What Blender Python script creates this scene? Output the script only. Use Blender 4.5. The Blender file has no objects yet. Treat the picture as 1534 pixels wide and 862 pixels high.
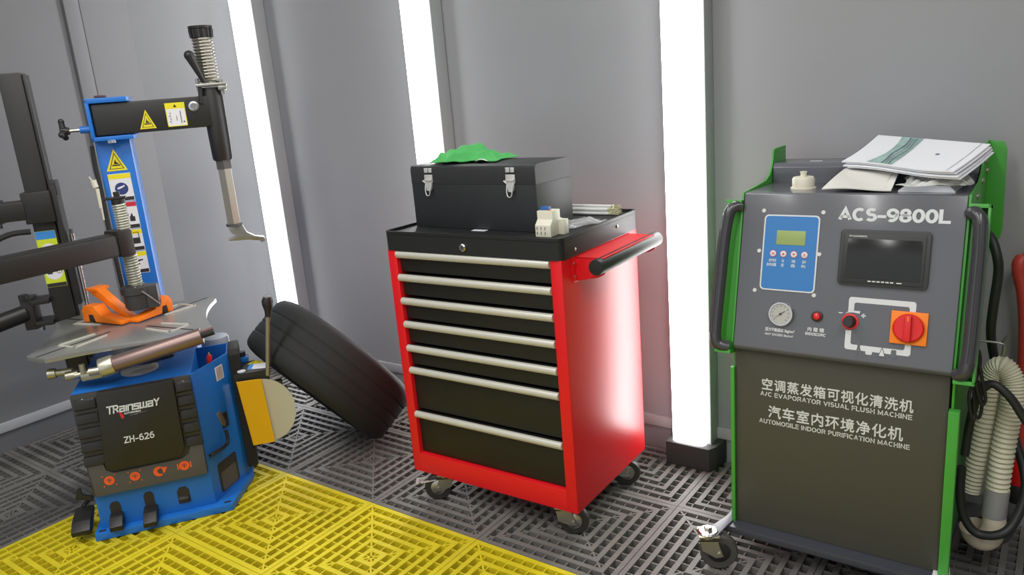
import bpy, bmesh, math, random
from mathutils import Vector, Matrix
random.seed(7)
R = math.radians
sc = bpy.context.scene
col = sc.collection

# ------------------------------------------------------------------ camera, world, light, exposure
W_PX, H_PX = 1534, 862
F_PX = 1143.0
YAW, PITCH, ROLL = R(36.849), R(14.463), R(-4.778)
cy, sy, cp, sp, cr, sr = math.cos(YAW), math.sin(YAW), math.cos(PITCH), math.sin(PITCH), math.cos(ROLL), math.sin(ROLL)
fwd = Vector((-sy*cp, cy*cp, -sp)); rgt = Vector((cy, sy, 0)); upv = rgt.cross(fwd)
r2 = rgt*cr + upv*sr; u2 = upv*cr - rgt*sr
cd = bpy.data.cameras.new('camera'); cam = bpy.data.objects.new('camera', cd); col.objects.link(cam)
cd.sensor_width = 36; cd.lens = F_PX*36/W_PX; cd.clip_start = .02
M = Matrix((r2, u2, -fwd)).transposed().to_4x4(); M.translation = (0, 0, 1.45)
cam.matrix_world = M
sc.camera = cam
world = bpy.data.worlds.new('world'); sc.world = world; world.use_nodes = True
bg = world.node_tree.nodes['Background']; bg.inputs[0].default_value = (.92, .96, 1, 1); bg.inputs[1].default_value = .85
vs = sc.view_settings
vs.view_transform = 'Standard'; vs.look = 'None'; vs.gamma = 1; vs.exposure = 0; vs.use_curve_mapping = False
POST_GLOW = 11.0
FILL_POWER = 38.0

# ------------------------------------------------------------------ materials
def lin(c):
    return tuple(((v/255)/12.92 if v/255 <= .04045 else ((v/255+.055)/1.055)**2.4) for v in c)
def mat(name, rgb, rough=.5, metal=0, bump=0, scale=60, coat=0, spec=.5, var=0, trans=0, alpha=1):
    m = bpy.data.materials.new(name); m.use_nodes = True
    nt = m.node_tree; b = nt.nodes['Principled BSDF']
    c = lin(rgb)
    b.inputs['Base Color'].default_value = (*c, 1)
    b.inputs['Roughness'].default_value = rough
    b.inputs['Metallic'].default_value = metal
    b.inputs['Specular IOR Level'].default_value = spec
    b.inputs['Coat Weight'].default_value = coat
    b.inputs['Coat Roughness'].default_value = .12
    b.inputs['Transmission Weight'].default_value = trans
    b.inputs['Alpha'].default_value = alpha
    if bump or var:
        tc = nt.nodes.new('ShaderNodeTexCoord')
        n = nt.nodes.new('ShaderNodeTexNoise'); n.inputs['Scale'].default_value = scale; n.inputs['Detail'].default_value = 4
        nt.links.new(tc.outputs['Object'], n.inputs['Vector'])
        if bump:
            bp = nt.nodes.new('ShaderNodeBump'); bp.inputs['Strength'].default_value = bump; bp.inputs['Distance'].default_value = .004
            nt.links.new(n.outputs['Fac'], bp.inputs['Height']); nt.links.new(bp.outputs['Normal'], b.inputs['Normal'])
        if var:
            n2 = nt.nodes.new('ShaderNodeTexNoise'); n2.inputs['Scale'].default_value = scale*.15; n2.inputs['Detail'].default_value = 5
            nt.links.new(tc.outputs['Object'], n2.inputs['Vector'])
            rp = nt.nodes.new('ShaderNodeValToRGB')
            rp.color_ramp.elements[0].position = .3; rp.color_ramp.elements[1].position = .7
            rp.color_ramp.elements[0].color = (*[v*(1-var) for v in c], 1); rp.color_ramp.elements[1].color = (*[min(1, v*(1+var)) for v in c], 1)
            nt.links.new(n2.outputs['Fac'], rp.inputs[0]); nt.links.new(rp.outputs[0], b.inputs['Base Color'])
    return m
def emat(name, rgb, strength):
    m = bpy.data.materials.new(name); m.use_nodes = True
    b = m.node_tree.nodes['Principled BSDF']
    b.inputs['Base Color'].default_value = (.8, .8, .8, 1)
    b.inputs['Emission Color'].default_value = (*rgb, 1); b.inputs['Emission Strength'].default_value = strength
    return m
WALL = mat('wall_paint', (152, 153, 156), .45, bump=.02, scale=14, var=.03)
WALL_DIM = mat('side_wall_dimmed', (112, 112, 114), .45, bump=.02, scale=14, var=.03)  # wall colour darkened to paint in the shade where little post light reaches
TRIM = mat('trim_paint', (172, 172, 174), .45)
CEIL = mat('ceiling_paint', (190, 190, 192), .7)
SLAB = mat('slab', (52, 50, 48), .9, var=.25, scale=30)
GREY = mat('grating_grey', (114, 111, 107), .55, var=.12, scale=40, bump=.1)
YELL = mat('grating_yellow', (218, 200, 34), .5, var=.1, scale=40, bump=.1)
LED = emat('led_diffuser', (1, 1, 1), POST_GLOW)
HOUS = mat('post_housing', (170, 172, 174), .4)
BLOCK = mat('post_block', (58, 57, 57), .7)
RED = mat('red_powder_coat', (221, 25, 33), .34, bump=.1, scale=220, spec=.36)
BLK = mat('black_powder', (34, 35, 36), .5, bump=.1, scale=220, spec=.35)
BLKD = mat('drawer_black', (20, 20, 17), .5, bump=.05, scale=220)
ALU = mat('brushed_handle', (205, 203, 192), .38, metal=.25)
CHR = mat('chrome', (205, 205, 205), .26, metal=1)
ZINC = mat('zinc_yellowish', (186, 183, 164), .35, metal=.85, var=.2, scale=60)
NICK = mat('nickel', (222, 222, 220), .42, metal=.55)
STEEL = mat('steel', (172, 170, 164), .32, metal=.9)
RUB = mat('rubber', (34, 33, 32), .7)
RUBG = mat('wheel_rubber', (44, 42, 40), .5)
TYRE = mat('tyre_rubber', (27, 28, 27), .75, bump=.15, scale=90, var=.1)
TOOLB = mat('toolbox_black', (36, 37, 39), .52, bump=.06, scale=260)
CLOTH = mat('green_cloth', (78, 172, 92), .95, bump=.6, scale=160, var=.1)
WHT = mat('white_plastic', (236, 237, 234), .45)
CREAM = mat('cream_plastic', (222, 218, 198), .45)
BLUEP = mat('blue_plastic', (44, 92, 160), .45)
PAPER = mat('paper', (236, 237, 242), .6)
PAPG = mat('paper_print_green', (150, 178, 170), .6, var=.35, scale=160)
PAPD = mat('paper_print_dark', (110, 125, 135), .6, var=.4, scale=200)
BAG = mat('clear_bag', (225, 226, 226), .15, alpha=.38)
BAGW = mat('milky_bag', (228, 228, 222), .3, alpha=.75, bump=.4, scale=60)
MGREY = mat('machine_grey', (95, 96, 103), .25, bump=.03, scale=250, coat=.35)
MBODY = mat('machine_body', (72, 71, 63), .45, bump=.05, scale=250)
MBASE = mat('machine_base', (66, 68, 76), .35)
GREEN = mat('green_steel', (68, 158, 57), .42, bump=.04, scale=200)
GRIP = mat('grip_plastic', (62, 62, 66), .28, coat=.3)
DISP = mat('display_blue', (52, 122, 190), .4)
LCD = mat('lcd_green', (150, 168, 100), .35)
PRINT = mat('print_white', (215, 218, 220), .5)
PRINTG = mat('print_grey', (216, 218, 215), .5)
BEZ = mat('monitor_bezel', (50, 50, 52), .5)
SCRN = mat('monitor_screen', (30, 31, 29), .18)
DIAL = mat('gauge_dial', (178, 176, 170), .4)
ORNG = mat('orange_plate', (248, 130, 20), .45)
REDP = mat('red_plastic', (220, 30, 30), .4)
REDL = mat('red_lens', (215, 25, 28), .2, coat=.5)
CBLUE = mat('changer_blue', (30, 112, 200), .4, bump=.05, scale=220)
CBLK = mat('changer_black', (36, 35, 33), .42)
PLAST = mat('cover_plastic', (60, 58, 56), .5, bump=.15, scale=300)
PLASTG = mat('cover_plastic_grey', (80, 78, 76), .55, bump=.1, scale=300)
JAW = mat('jaw_orange', (255, 128, 10), .45)
ICON = mat('icon_orange', (240, 95, 40), .5)
PLATE = mat('turntable_steel', (164, 165, 162), .28, metal=.6, var=.06, scale=20)
SLED = mat('sled_pale', (214, 212, 200), .4, metal=.3)
CYLT = mat('cylinder_pinkish', (142, 120, 114), .4, metal=.75, var=.1, scale=14)
SPRG = mat('spring_pale', (196, 196, 180), .35, metal=.5)
HEXR = mat('hex_rod', (158, 154, 142), .35, metal=.75)
SYEL = mat('sticker_yellow', (235, 220, 30), .5)
SWHT = mat('sticker_white', (228, 228, 232), .5)
SBLK = mat('sticker_black', (45, 42, 42), .5)
SRED = mat('sticker_red', (200, 40, 60), .5)
SBLU = mat('sticker_navy', (45, 60, 120), .5)
SSKY = mat('sticker_sky', (60, 140, 215), .5)
SLIM = mat('sticker_lime', (205, 220, 40), .5)
SHOEY = mat('shoe_yellow', (226, 172, 16), .45)
SHOEW = mat('shoe_cream', (196, 192, 165), .45)
LEVM = mat('lever_metal', (160, 155, 130), .35, metal=.6)
REDH = mat('red_handle', (190, 62, 56), .45)
CORR = mat('hose_cream', (208, 205, 182), .5)
ELB = mat('elbow_cream', (216, 204, 184), .4)
CUFF = mat('cuff_grey', (150, 150, 150), .4)
BHOSE = mat('hose_black', (36, 38, 38), .5)

# ------------------------------------------------------------------ mesh builder
class MB:
    def __init__(self):
        self.bm = bmesh.new(); self.T = Matrix.Identity(4); self.mi = 0
    def _add(self, bm2):
        for f in bm2.faces: f.material_index = self.mi
        me = bpy.data.meshes.new('tmp'); bm2.transform(self.T); bm2.to_mesh(me); bm2.free()
        self.bm.from_mesh(me); bpy.data.meshes.remove(me)
        return self
    def box(self, x0, x1, y0, y1, z0, z1, bev=0, seg=2):
        b = bmesh.new(); bmesh.ops.create_cube(b, size=1)
        for v in b.verts: v.co = Vector(((x0+x1)/2+v.co.x*(x1-x0), (y0+y1)/2+v.co.y*(y1-y0), (z0+z1)/2+v.co.z*(z1-z0)))
        if bev: bmesh.ops.bevel(b, geom=list(b.edges), offset=bev, segments=seg, affect='EDGES', profile=.6)
        return self._add(b)
    def cyl(self, p0, p1, r0, r1=None, n=24, bev=0):
        r1 = r0 if r1 is None else r1
        p0, p1 = Vector(p0), Vector(p1); d = p1-p0
        b = bmesh.new(); bmesh.ops.create_cone(b, cap_ends=True, segments=n, radius1=r0, radius2=r1, depth=d.length)
        if bev:
            ed = [e for e in b.edges if abs(e.verts[0].co.z-e.verts[1].co.z) < 1e-6]
            bmesh.ops.bevel(b, geom=ed, offset=bev, segments=2, affect='EDGES', profile=.6)
        q = Vector((0, 0, 1)).rotation_difference(d.normalized()).to_matrix().to_4x4()
        bmesh.ops.transform(b, matrix=Matrix.Translation((p0+p1)/2) @ q, verts=b.verts)
        return self._add(b)
    def sph(self, c, r, sx=1, sy=1, sz=1, n=16):
        b = bmesh.new(); bmesh.ops.create_uvsphere(b, u_segments=n*2, v_segments=n, radius=r)
        for v in b.verts: v.co = Vector((c[0]+v.co.x*sx, c[1]+v.co.y*sy, c[2]+v.co.z*sz))
        return self._add(b)
    def lathe(self, prof, o=(0, 0, 0), ax=(0, 0, 1), n=32, closed=False):
        b = bmesh.new(); q = Vector((0, 0, 1)).rotation_difference(Vector(ax).normalized()).to_matrix(); o = Vector(o)
        rings = []
        for r, z in prof:
            rings.append([b.verts.new(o + q @ Vector((max(r, 1e-5)*math.cos(2*math.pi*i/n), max(r, 1e-5)*math.sin(2*math.pi*i/n), z))) for i in range(n)])
        m = len(rings)
        for k in range(m if closed else m-1):
            A, B = rings[k], rings[(k+1) % m]
            for i in range(n): b.faces.new((A[i], A[(i+1) % n], B[(i+1) % n], B[i]))
        if not closed:
            b.faces.new(list(reversed(rings[0]))); b.faces.new(rings[-1])
        bmesh.ops.recalc_face_normals(b, faces=b.faces)
        return self._add(b)
    def prism(self, poly, h0, h1, plane='xy', bev=0):
        """polygon in a plane, extruded along the third axis"""
        b = bmesh.new()
        def P(a, c, h): return {'xy': (a, c, h), 'xz': (a, h, c), 'yz': (h, a, c)}[plane]
        A = [b.verts.new(P(a, c, h0)) for a, c in poly]; B = [b.verts.new(P(a, c, h1)) for a, c in poly]
        n = len(poly)
        b.faces.new(A); b.faces.new(list(reversed(B)))
        for i in range(n): b.faces.new((A[(i+1) % n], A[i], B[i], B[(i+1) % n]))
        bmesh.ops.recalc_face_normals(b, faces=b.faces)
        if bev: bmesh.ops.bevel(b, geom=list(b.edges), offset=bev, segments=2, affect='EDGES', profile=.6)
        return self._add(b)
    def tube(self, pts, r, n=10, sub=6, smooth=True, wav=0, wn=1, cap=True):
        P = [Vector(p) for p in pts]
        if smooth and len(P) > 2:
            Q = []
            for i in range(len(P)-1):
                p0, p1, p2, p3 = P[max(i-1, 0)], P[i], P[i+1], P[min(i+2, len(P)-1)]
                for k in range(sub):
                    t = k/sub
                    Q.append(.5*((2*p1)+(p2-p0)*t+(2*p0-5*p1+4*p2-p3)*t*t+(3*p1-p0-3*p2+p3)*t**3))
            Q.append(P[-1]); P = Q
        b = bmesh.new(); rings = []
        t0 = (P[1]-P[0]).normalized(); nrm = t0.orthogonal().normalized()
        for i, p in enumerate(P):
            t = (P[min(i+1, len(P)-1)]-P[max(i-1, 0)]).normalized()
            nrm = (nrm-t*nrm.dot(t)).normalized(); bn = t.cross(nrm)
            rr = r(i/(len(P)-1)) if callable(r) else r
            if wav: rr += wav*(1 if (i//wn) % 2 else -1)
            rings.append([b.verts.new(p+rr*(math.cos(2*math.pi*k/n)*nrm+math.sin(2*math.pi*k/n)*bn)) for k in range(n)])
        for A, B in zip(rings, rings[1:]):
            for k in range(n): b.faces.new((A[k], A[(k+1) % n], B[(k+1) % n], B[k]))
        if cap: b.faces.new(list(reversed(rings[0]))); b.faces.new(rings[-1])
        bmesh.ops.recalc_face_normals(b, faces=b.faces)
        return self._add(b)
    def grid(self, fn, nu, nv, thick=0):
        """sheet fn(i/nu, j/nv) -> point, optionally thickened"""
        b = bmesh.new()
        V = [[b.verts.new(fn(i/nu, j/nv)) for j in range(nv+1)] for i in range(nu+1)]
        for i in range(nu):
            for j in range(nv): b.faces.new((V[i][j], V[i+1][j], V[i+1][j+1], V[i][j+1]))
        bmesh.ops.recalc_face_normals(b, faces=b.faces)
        if thick:
            bmesh.ops.solidify(b, geom=list(b.faces), thickness=thick)
        return self._add(b)
    def build(self, name, m, parent=None, angle=35):
        me = bpy.data.meshes.new(name)
        self.bm.to_mesh(me); self.bm.free()
        for mm in (m if isinstance(m, (list, tuple)) else [m]): me.materials.append(mm)
        for p in me.polygons: p.use_smooth = True
        me.set_sharp_from_angle(angle=R(angle))
        o = bpy.data.objects.new(name, me); col.objects.link(o)
        if parent: o.parent = parent
        return o
def thing(name, label, cat, loc=(0, 0, 0), rz=0, group=None):
    o = bpy.data.objects.new(name, None); col.objects.link(o); o.empty_display_size = .1
    o.location = loc; o.rotation_euler = (0, 0, rz)
    o['label'] = label; o['category'] = cat
    if group: o['group'] = group
    return o
def tag(o, label, cat, group=None, kind=None):
    o['label'] = label; o['category'] = cat
    if group: o['group'] = group
    if kind: o['kind'] = kind
    return o
def struct(o, label=None, cat=None):
    o['kind'] = 'structure'
    if label: o['label'] = label; o['category'] = cat
    return o
def copy_tree(o, parent=None):
    c = o.copy(); col.objects.link(c)
    if parent: c.parent = parent
    for ch in list(o.children): copy_tree(ch, c)
    return c
def frame(o, x, y):
    """matrix whose local x,y axes run along x and y from o; z = x cross y"""
    x = Vector(x).normalized(); z = x.cross(Vector(y)).normalized(); y = z.cross(x)
    m = Matrix((x, y, z)).transposed().to_4x4(); m.translation = Vector(o); return m
def text_mb(mb, body, x0, x1, y0, y1, bold=.02, depth=.0006, shear=0, space=1):
    """lettering fitted to the rectangle x0..x1, y0..y1 of mb's current frame"""
    cu = bpy.data.curves.new('t', 'FONT'); cu.body = body; cu.offset = bold; cu.shear = shear; cu.extrude = .01; cu.space_character = space; cu.resolution_u = 3
    o = bpy.data.objects.new('t', cu); col.objects.link(o)
    bpy.context.view_layer.update()
    me = bpy.data.meshes.new_from_object(o.evaluated_get(bpy.context.evaluated_depsgraph_get()))
    b = bmesh.new(); b.from_mesh(me)
    bpy.data.objects.remove(o); bpy.data.curves.remove(cu); bpy.data.meshes.remove(me)
    X = [v.co.x for v in b.verts]; Y = [v.co.y for v in b.verts]
    ax, bx, ay, by = min(X), max(X), min(Y), max(Y)
    for v in b.verts:
        v.co = Vector((x0+(v.co.x-ax)/(bx-ax)*(x1-x0), y0+(v.co.y-ay)/(by-ay)*(y1-y0), depth*.5+v.co.z/.01*depth*.5))
    mb._add(b)
def cjk(mb, body, x0, x1, y0, y1, space=1, e=.0006, depth=.0008):
    """heavier Chinese lettering: the same line laid a hair apart four times"""
    for k, (dx, dy) in enumerate(((-e, 0), (e, 0), (0, e), (0, -e))): text_mb(mb, body, x0+dx, x1+dx, y0+dy, y1+dy, 0, depth+.00025*k, space=space)
def arc(cx, cy_, rx, ry, a0, a1, n=7):
    return [(cx+rx*math.cos(R(a0+(a1-a0)*k/n)), cy_+ry*math.sin(R(a0+(a1-a0)*k/n))) for k in range(n+1)]
GL = {  # width, strokes on a cell 1 high
 'A': (.82, [[(.02, 0), (.41, 1), (.80, 0)], [(.16, .28), (.66, .28)]]), 'B': (.72, [[(.06, 0), (.06, 1), (.40, 1)]+arc(.42, .765, .24, .235, 90, -90)+[(.06, .53)], [(.40, .53)]+arc(.44, .265, .26, .265, 90, -90)+[(.06, 0)]]),
 'C': (.78, [arc(.44, .5, .38, .5, 48, 312, 14)]), 'D': (.78, [[(.06, 0), (.06, 1), (.32, 1)]+arc(.34, .5, .40, .5, 90, -90, 10)+[(.06, 0)]]), 'E': (.64, [[(.62, 1), (.06, 1), (.06, 0), (.62, 0)], [(.06, .52), (.56, .52)]]),
 'F': (.60, [[(.60, 1), (.06, 1), (.06, 0)], [(.06, .50), (.54, .50)]]), 'H': (.76, [[(.06, 0), (.06, 1)], [(.70, 0), (.70, 1)], [(.06, .52), (.70, .52)]]), 'I': (.14, [[(.07, 0), (.07, 1)]]), 'L': (.60, [[(.06, 1), (.06, 0), (.60, 0)]]),
 'M': (.90, [[(.06, 0), (.06, 1), (.45, .15), (.84, 1), (.84, 0)]]), 'N': (.78, [[(.06, 0), (.06, 1), (.72, 0), (.72, 1)]]), 'O': (.84, [arc(.42, .5, .38, .5, 0, 360, 20)]), 'P': (.68, [[(.06, 0), (.06, 1), (.38, 1)]+arc(.40, .73, .24, .27, 90, -90)+[(.06, .46)]]),
 'R': (.74, [[(.06, 0), (.06, 1), (.40, 1)]+arc(.42, .745, .24, .255, 90, -90)+[(.06, .49)], [(.40, .49), (.70, 0)]]), 'S': (.70, [arc(.36, .745, .28, .255, 35, 250, 9)+arc(.35, .26, .30, .26, 80, -150, 10)]), 'T': (.70, [[(0, 1), (.70, 1)], [(.35, 1), (.35, 0)]]),
 'U': (.76, [[(.06, 1), (.06, .34)]+arc(.38, .32, .32, .32, 180, 360, 9)+[(.70, 1)]]), 'V': (.78, [[(.02, 1), (.39, 0), (.76, 1)]]), 'W': (1.1, [[(.02, 1), (.30, 0), (.55, .9), (.80, 0), (1.08, 1)]]), 'Y': (.76, [[(.02, 1), (.38, .45), (.74, 1)], [(.38, .45), (.38, 0)]]), 'Z': (.70, [[(.04, 1), (.66, 1), (.04, 0), (.68, 0)]]),
 '/': (.40, [[(.02, -.03), (.38, 1.03)]]), '-': (.44, [[(.04, .36), (.40, .36)]]), ' ': (.20, []), '0': (.70, [arc(.35, .5, .31, .5, 0, 360, 18)]), '2': (.68, [arc(.33, .72, .29, .28, 165, -35, 9)+[(.03, 0), (.66, 0)]]), '6': (.70, [arc(.40, .42, .36, .58, 60, 180, 7)+arc(.36, .31, .31, .31, 180, 540, 16)]),
 '8': (.70, [arc(.35, .75, .26, .25, 0, 360, 14), arc(.35, .26, .31, .26, 0, 360, 16)]), '9': (.70, [arc(.30, .58, .36, .58, -120, 0, 7)+arc(.35, .69, .31, .31, 0, 360, 16)]),
 'a': (.74, [[(.08, .74), (.68, .74), (.68, 0), (.08, 0), (.08, .40), (.68, .40)]]), 'i': (.16, [[(.08, 0), (.08, .74)]]), 'n': (.74, [[(.06, 0), (.06, .74), (.68, .74), (.68, 0)]]), 's': (.72, [[(.68, .74), (.06, .74), (.06, .40), (.66, .40), (.66, 0), (.04, 0)]]), 'w': (1.0, [[(.06, .74), (.06, 0), (.94, 0), (.94, .74)], [(.50, 0), (.50, .74)]])}
def stroke_text(mb, body, x0, x1, y0, y1, wt=.16, gap=.24, depth=.0008, shear=0):
    """flat lettering built from strokes of one weight, mitred at the joints"""
    total = sum(GL[c][0] for c in body)+gap*(len(body)-1)
    sx, sy_ = (x1-x0)/(total+wt), (y1-y0)/(1+wt); pen = wt/2
    b = bmesh.new()
    for c in body:
        wd, strokes = GL[c]
        for st in strokes:
            P = [Vector((p[0]+pen, p[1]+wt/2)) for p in st]
            Q = [P[0]]
            for p in P[1:]:
                if (p-Q[-1]).length > 1e-4: Q.append(p)
            P = Q; closed = (P[0]-P[-1]).length < 1e-3
            if closed: P = P[:-1]
            n = len(P); Lf, Rt = [], []
            for i in range(n):
                dp = (P[i]-P[i-1]).normalized() if (closed or i) else None
                dn = (P[(i+1) % n]-P[i]).normalized() if (closed or i < n-1) else None
                dp = dp or dn; dn = dn or dp
                n1, n2 = Vector((-dp.y, dp.x)), Vector((-dn.y, dn.x)); mt = n1+n2
                mt = mt.normalized() if mt.length > .2 else n1
                k = wt/2/max(.42, mt.dot(n1))
                ex = Vector((0, 0))
                if not closed: ex = -dn*wt*.5 if i == 0 and abs(dn.x*dn.y) < 1e-6 else (dp*wt*.5 if i == n-1 and abs(dp.x*dp.y) < 1e-6 else ex)
                Lf.append(P[i]+mt*k+ex); Rt.append(P[i]-mt*k+ex)
            def V(p): return b.verts.new((x0+p.x*sx+shear*p.y*sy_, y0+p.y*sy_, depth))
            A = [V(p) for p in Lf]; B = [V(p) for p in Rt]
            for i in range(n if closed else n-1): b.faces.new((A[i], B[i], B[(i+1) % n], A[(i+1) % n]))
        pen += wd+gap
    bmesh.ops.recalc_face_normals(b, faces=b.faces)
    if b.faces and b.faces[:][0].normal.z < 0: bmesh.ops.reverse_faces(b, faces=b.faces)
    mb._add(b)
def rrect(x0, x1, y0, y1, r, n=4):
    out = []
    for cx, cy_, a0 in ((x1-r, y1-r, 0), (x0+r, y1-r, 90), (x0+r, y0+r, 180), (x1-r, y0+r, 270)):
        for k in range(n+1):
            a = R(a0+90*k/n); out.append((cx+r*math.cos(a), cy_+r*math.sin(a)))
    return out

# ------------------------------------------------------------------ room
XL, YB, XR, YF, ZC = -3.95, 2.60, 1.60, -2.6, 2.9
# floor: slab under interlocking grating tiles of concentric bars
fl = MB()
fl.mi = 0; fl.box(XL, XR, YF, YB, -.16, -.026)
PIT = .5; X0, Y0 = -4.016, 1.71
def rail(x0, x1, y0, y1, z0, z1):
    x0, x1, y0, y1 = max(x0, XL+.001), min(x1, XR-.001), max(y0, YF+.001), min(y1, YB-.001)
    if x1-x0 < .002 or y1-y0 < .002: return
    b = fl.bm
    v = [b.verts.new(p) for p in ((x0, y0, z0), (x1, y0, z0), (x1, y1, z0), (x0, y1, z0), (x0, y0, z1), (x1, y0, z1), (x1, y1, z1), (x0, y1, z1))]
    for idx in ((4, 5, 6, 7), (0, 1, 5, 4), (1, 2, 6, 5), (2, 3, 7, 6), (3, 0, 4, 7)):
        f = b.faces.new([v[i] for i in idx]); f.material_index = fl.mi
NR = 6; PI_ = .25/NR; BW = .0175; ND = 12
for i in range(12):
    for j in range(-9, 2):
        tx, ty = X0+i*PIT, Y0+j*PIT
        if ty > YB or ty+PIT < YF or tx > XR: continue
        near = ty > -.9
        fl.mi = 2 if (tx > -3.1 and -3*PIT+1.7 < ty+.05 < 1.7) else 1
        if not near:
            for k in range(0, 18): rail(tx, tx+PIT, ty+k*PIT/18, ty+k*PIT/18+BW*1.3, -.028, 0)
            continue
        for k in range(NR):
            a0 = k*PI_+.0012; a1 = a0+BW; b0, b1 = PIT-a1, PIT-a0
            rail(tx+a0, tx+b1, ty+a0, ty+a1, -.028, 0)
            rail(tx+a0, tx+b1, ty+b0, ty+b1, -.028, 0)
            rail(tx+a0, tx+a1, ty+a1, ty+b0, -.028, 0)
            rail(tx+b0, tx+b1, ty+a1, ty+b0, -.028, 0)
        for k in range(1, ND):                       # thin cross webs, a little lower
            c = k*PIT/ND; m = min(c, PIT-c)
            rail(tx+c-.0022, tx+c+.0022, ty, ty+m, -.028, -.0025)
            rail(tx+c-.0022, tx+c+.0022, ty+PIT-m, ty+PIT, -.028, -.0025)
            rail(tx, tx+m, ty+c-.0022, ty+c+.0022, -.028, -.0025)
            rail(tx+PIT-m, tx+PIT, ty+c-.0022, ty+c+.0022, -.028, -.0025)
        for s in (0, 1):                             # thin diagonal webs
            w = .0024; q0, q1 = .004, PIT-.004
            P4 = [(q0-w, q0+w), (q0+w, q0-w), (q1+w, q1-w), (q1-w, q1+w)]
            P4 = [(tx+(x_ if not s else PIT-x_), ty+y_) for x_, y_ in P4]
            if all(XL < x_ < XR and YF < y_ < YB for x_, y_ in P4):
                vv = [fl.bm.verts.new((x_, y_, -.0012)) for x_, y_ in (P4 if not s else P4[::-1])]; lo = [fl.bm.verts.new((v_.co.x, v_.co.y, -.025)) for v_ in vv]
                ff_ = [fl.bm.faces.new(vv)]+[fl.bm.faces.new((vv[i_], lo[i_], lo[(i_+1) % 4], vv[(i_+1) % 4])) for i_ in range(4)]
                for f_ in ff_: f_.material_index = fl.mi
        for (ex, ey) in ((.012, .012), (PIT-.012, .012), (.012, PIT-.012), (PIT-.012, PIT-.012)):
            rail(tx+ex-.011, tx+ex+.011, ty+ey-.011, ty+ey+.011, -.028, .0004)
floor = struct(fl.build('floor', [SLAB, GREY, YELL], angle=20))
CH0, CH1 = (XL, 2.225), (-3.60, YB)                 # the chamfered corner panel
struct(MB().box(XL-.12, XR+.12, YB, YB+.12, -.16, ZC).build('wall_back', WALL))
struct(MB().box(XL-.12, XL, YF, YB, -.16, ZC).build('wall_left', WALL_DIM))
struct(MB().box(XR, XR+.12, YF, YB, -.16, ZC).build('wall_right', WALL_DIM))
struct(MB().prism([(XL, CH0[1]), (CH1[0], YB), (XL, YB)], 0, ZC).build('wall_corner', WALL))
struct(MB().box(XL-.12, XR+.12, YF, YB+.12, ZC, ZC+.1).build('ceiling', CEIL))
struct(MB().box(CH1[0], XR, YB-.014, YB, .095, .14, .003).build('trim_1', TRIM))
struct(MB().box(XL, XL+.014, YF, CH0[1], .095, .14, .003).build('trim_2', TRIM))
struct(MB().box(XL, XL+.02, 1.90, 1.972, .14, ZC, .004).build('trim_3', WALL_DIM))      # upright joint strip of the side wall
struct(MB().box(XL, XL+.006, 1.974, 1.982, .14, ZC).build('trim_4', BLOCK))

# light posts against the back wall
def light_post(x, label):
    t = thing('light_post', label, 'light', (x, YB, 0), 0, 'lit posts on the back wall')
    MB().box(-.072, .082, -.075, -.001, .090, ZC-.002, .004).build('housing', HOUS, t)
    MB().prism([(-.066, -.074), (.066, -.074), (.066, -.088), (.060, -.102), (.04, -.110), (-.04, -.110), (-.060, -.102), (-.066, -.088)], .096, ZC-.004).build('diffuser', LED, t)
    MB().prism([(-.095, -.001), (.115, -.001), (.105, -.085), (.09, -.118), (-.085, -.118), (-.092, -.07)], 0.001, .094, bev=.006).build('base_block', BLOCK, t)
    return t
light_post(-1.098, 'tall white light post between the red cabinet and the green machine')
light_post(-2.275, 'tall white light post rising behind the black toolbox')
light_post(-3.435, 'tall white light post in the corner above the leaning tyre')
# fill lamps added on the ceiling, out of view, to brighten the bay
def fill_lamp(x, y, lx, ly, label):
    t = thing('fill_lamp', label, 'light', (x, y, ZC), 0)
    MB().box(-lx/2, lx/2, -ly/2, ly/2, -.05, -.001, .004).build('housing', HOUS, t)
    MB().box(-lx/2+.02, lx/2-.02, -ly/2+.02, ly/2-.02, -.06, -.049).build('diffuser', mat('fill_panel', (230, 230, 230), .5), t)
    ld = bpy.data.lights.new('fill_light', 'AREA'); ld.shape = 'RECTANGLE'; ld.size = lx; ld.size_y = ly; ld.energy = FILL_POWER; ld.color = (1, .99, .97)
    lo = bpy.data.objects.new('fill_light', ld); col.objects.link(lo); lo.parent = t; lo.location = (0, 0, -.066)
fill_lamp(-2.3, .1, .16, 2.4, 'added out-of-view ceiling fill lamp over the tyre changer side of the bay')
fill_lamp(-.9, -.3, .16, 2.4, 'added out-of-view ceiling fill lamp over the tool cabinet')
fill_lamp(.6, .1, .16, 2.4, 'added out-of-view ceiling fill lamp over the cleaning machine side of the bay')

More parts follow.
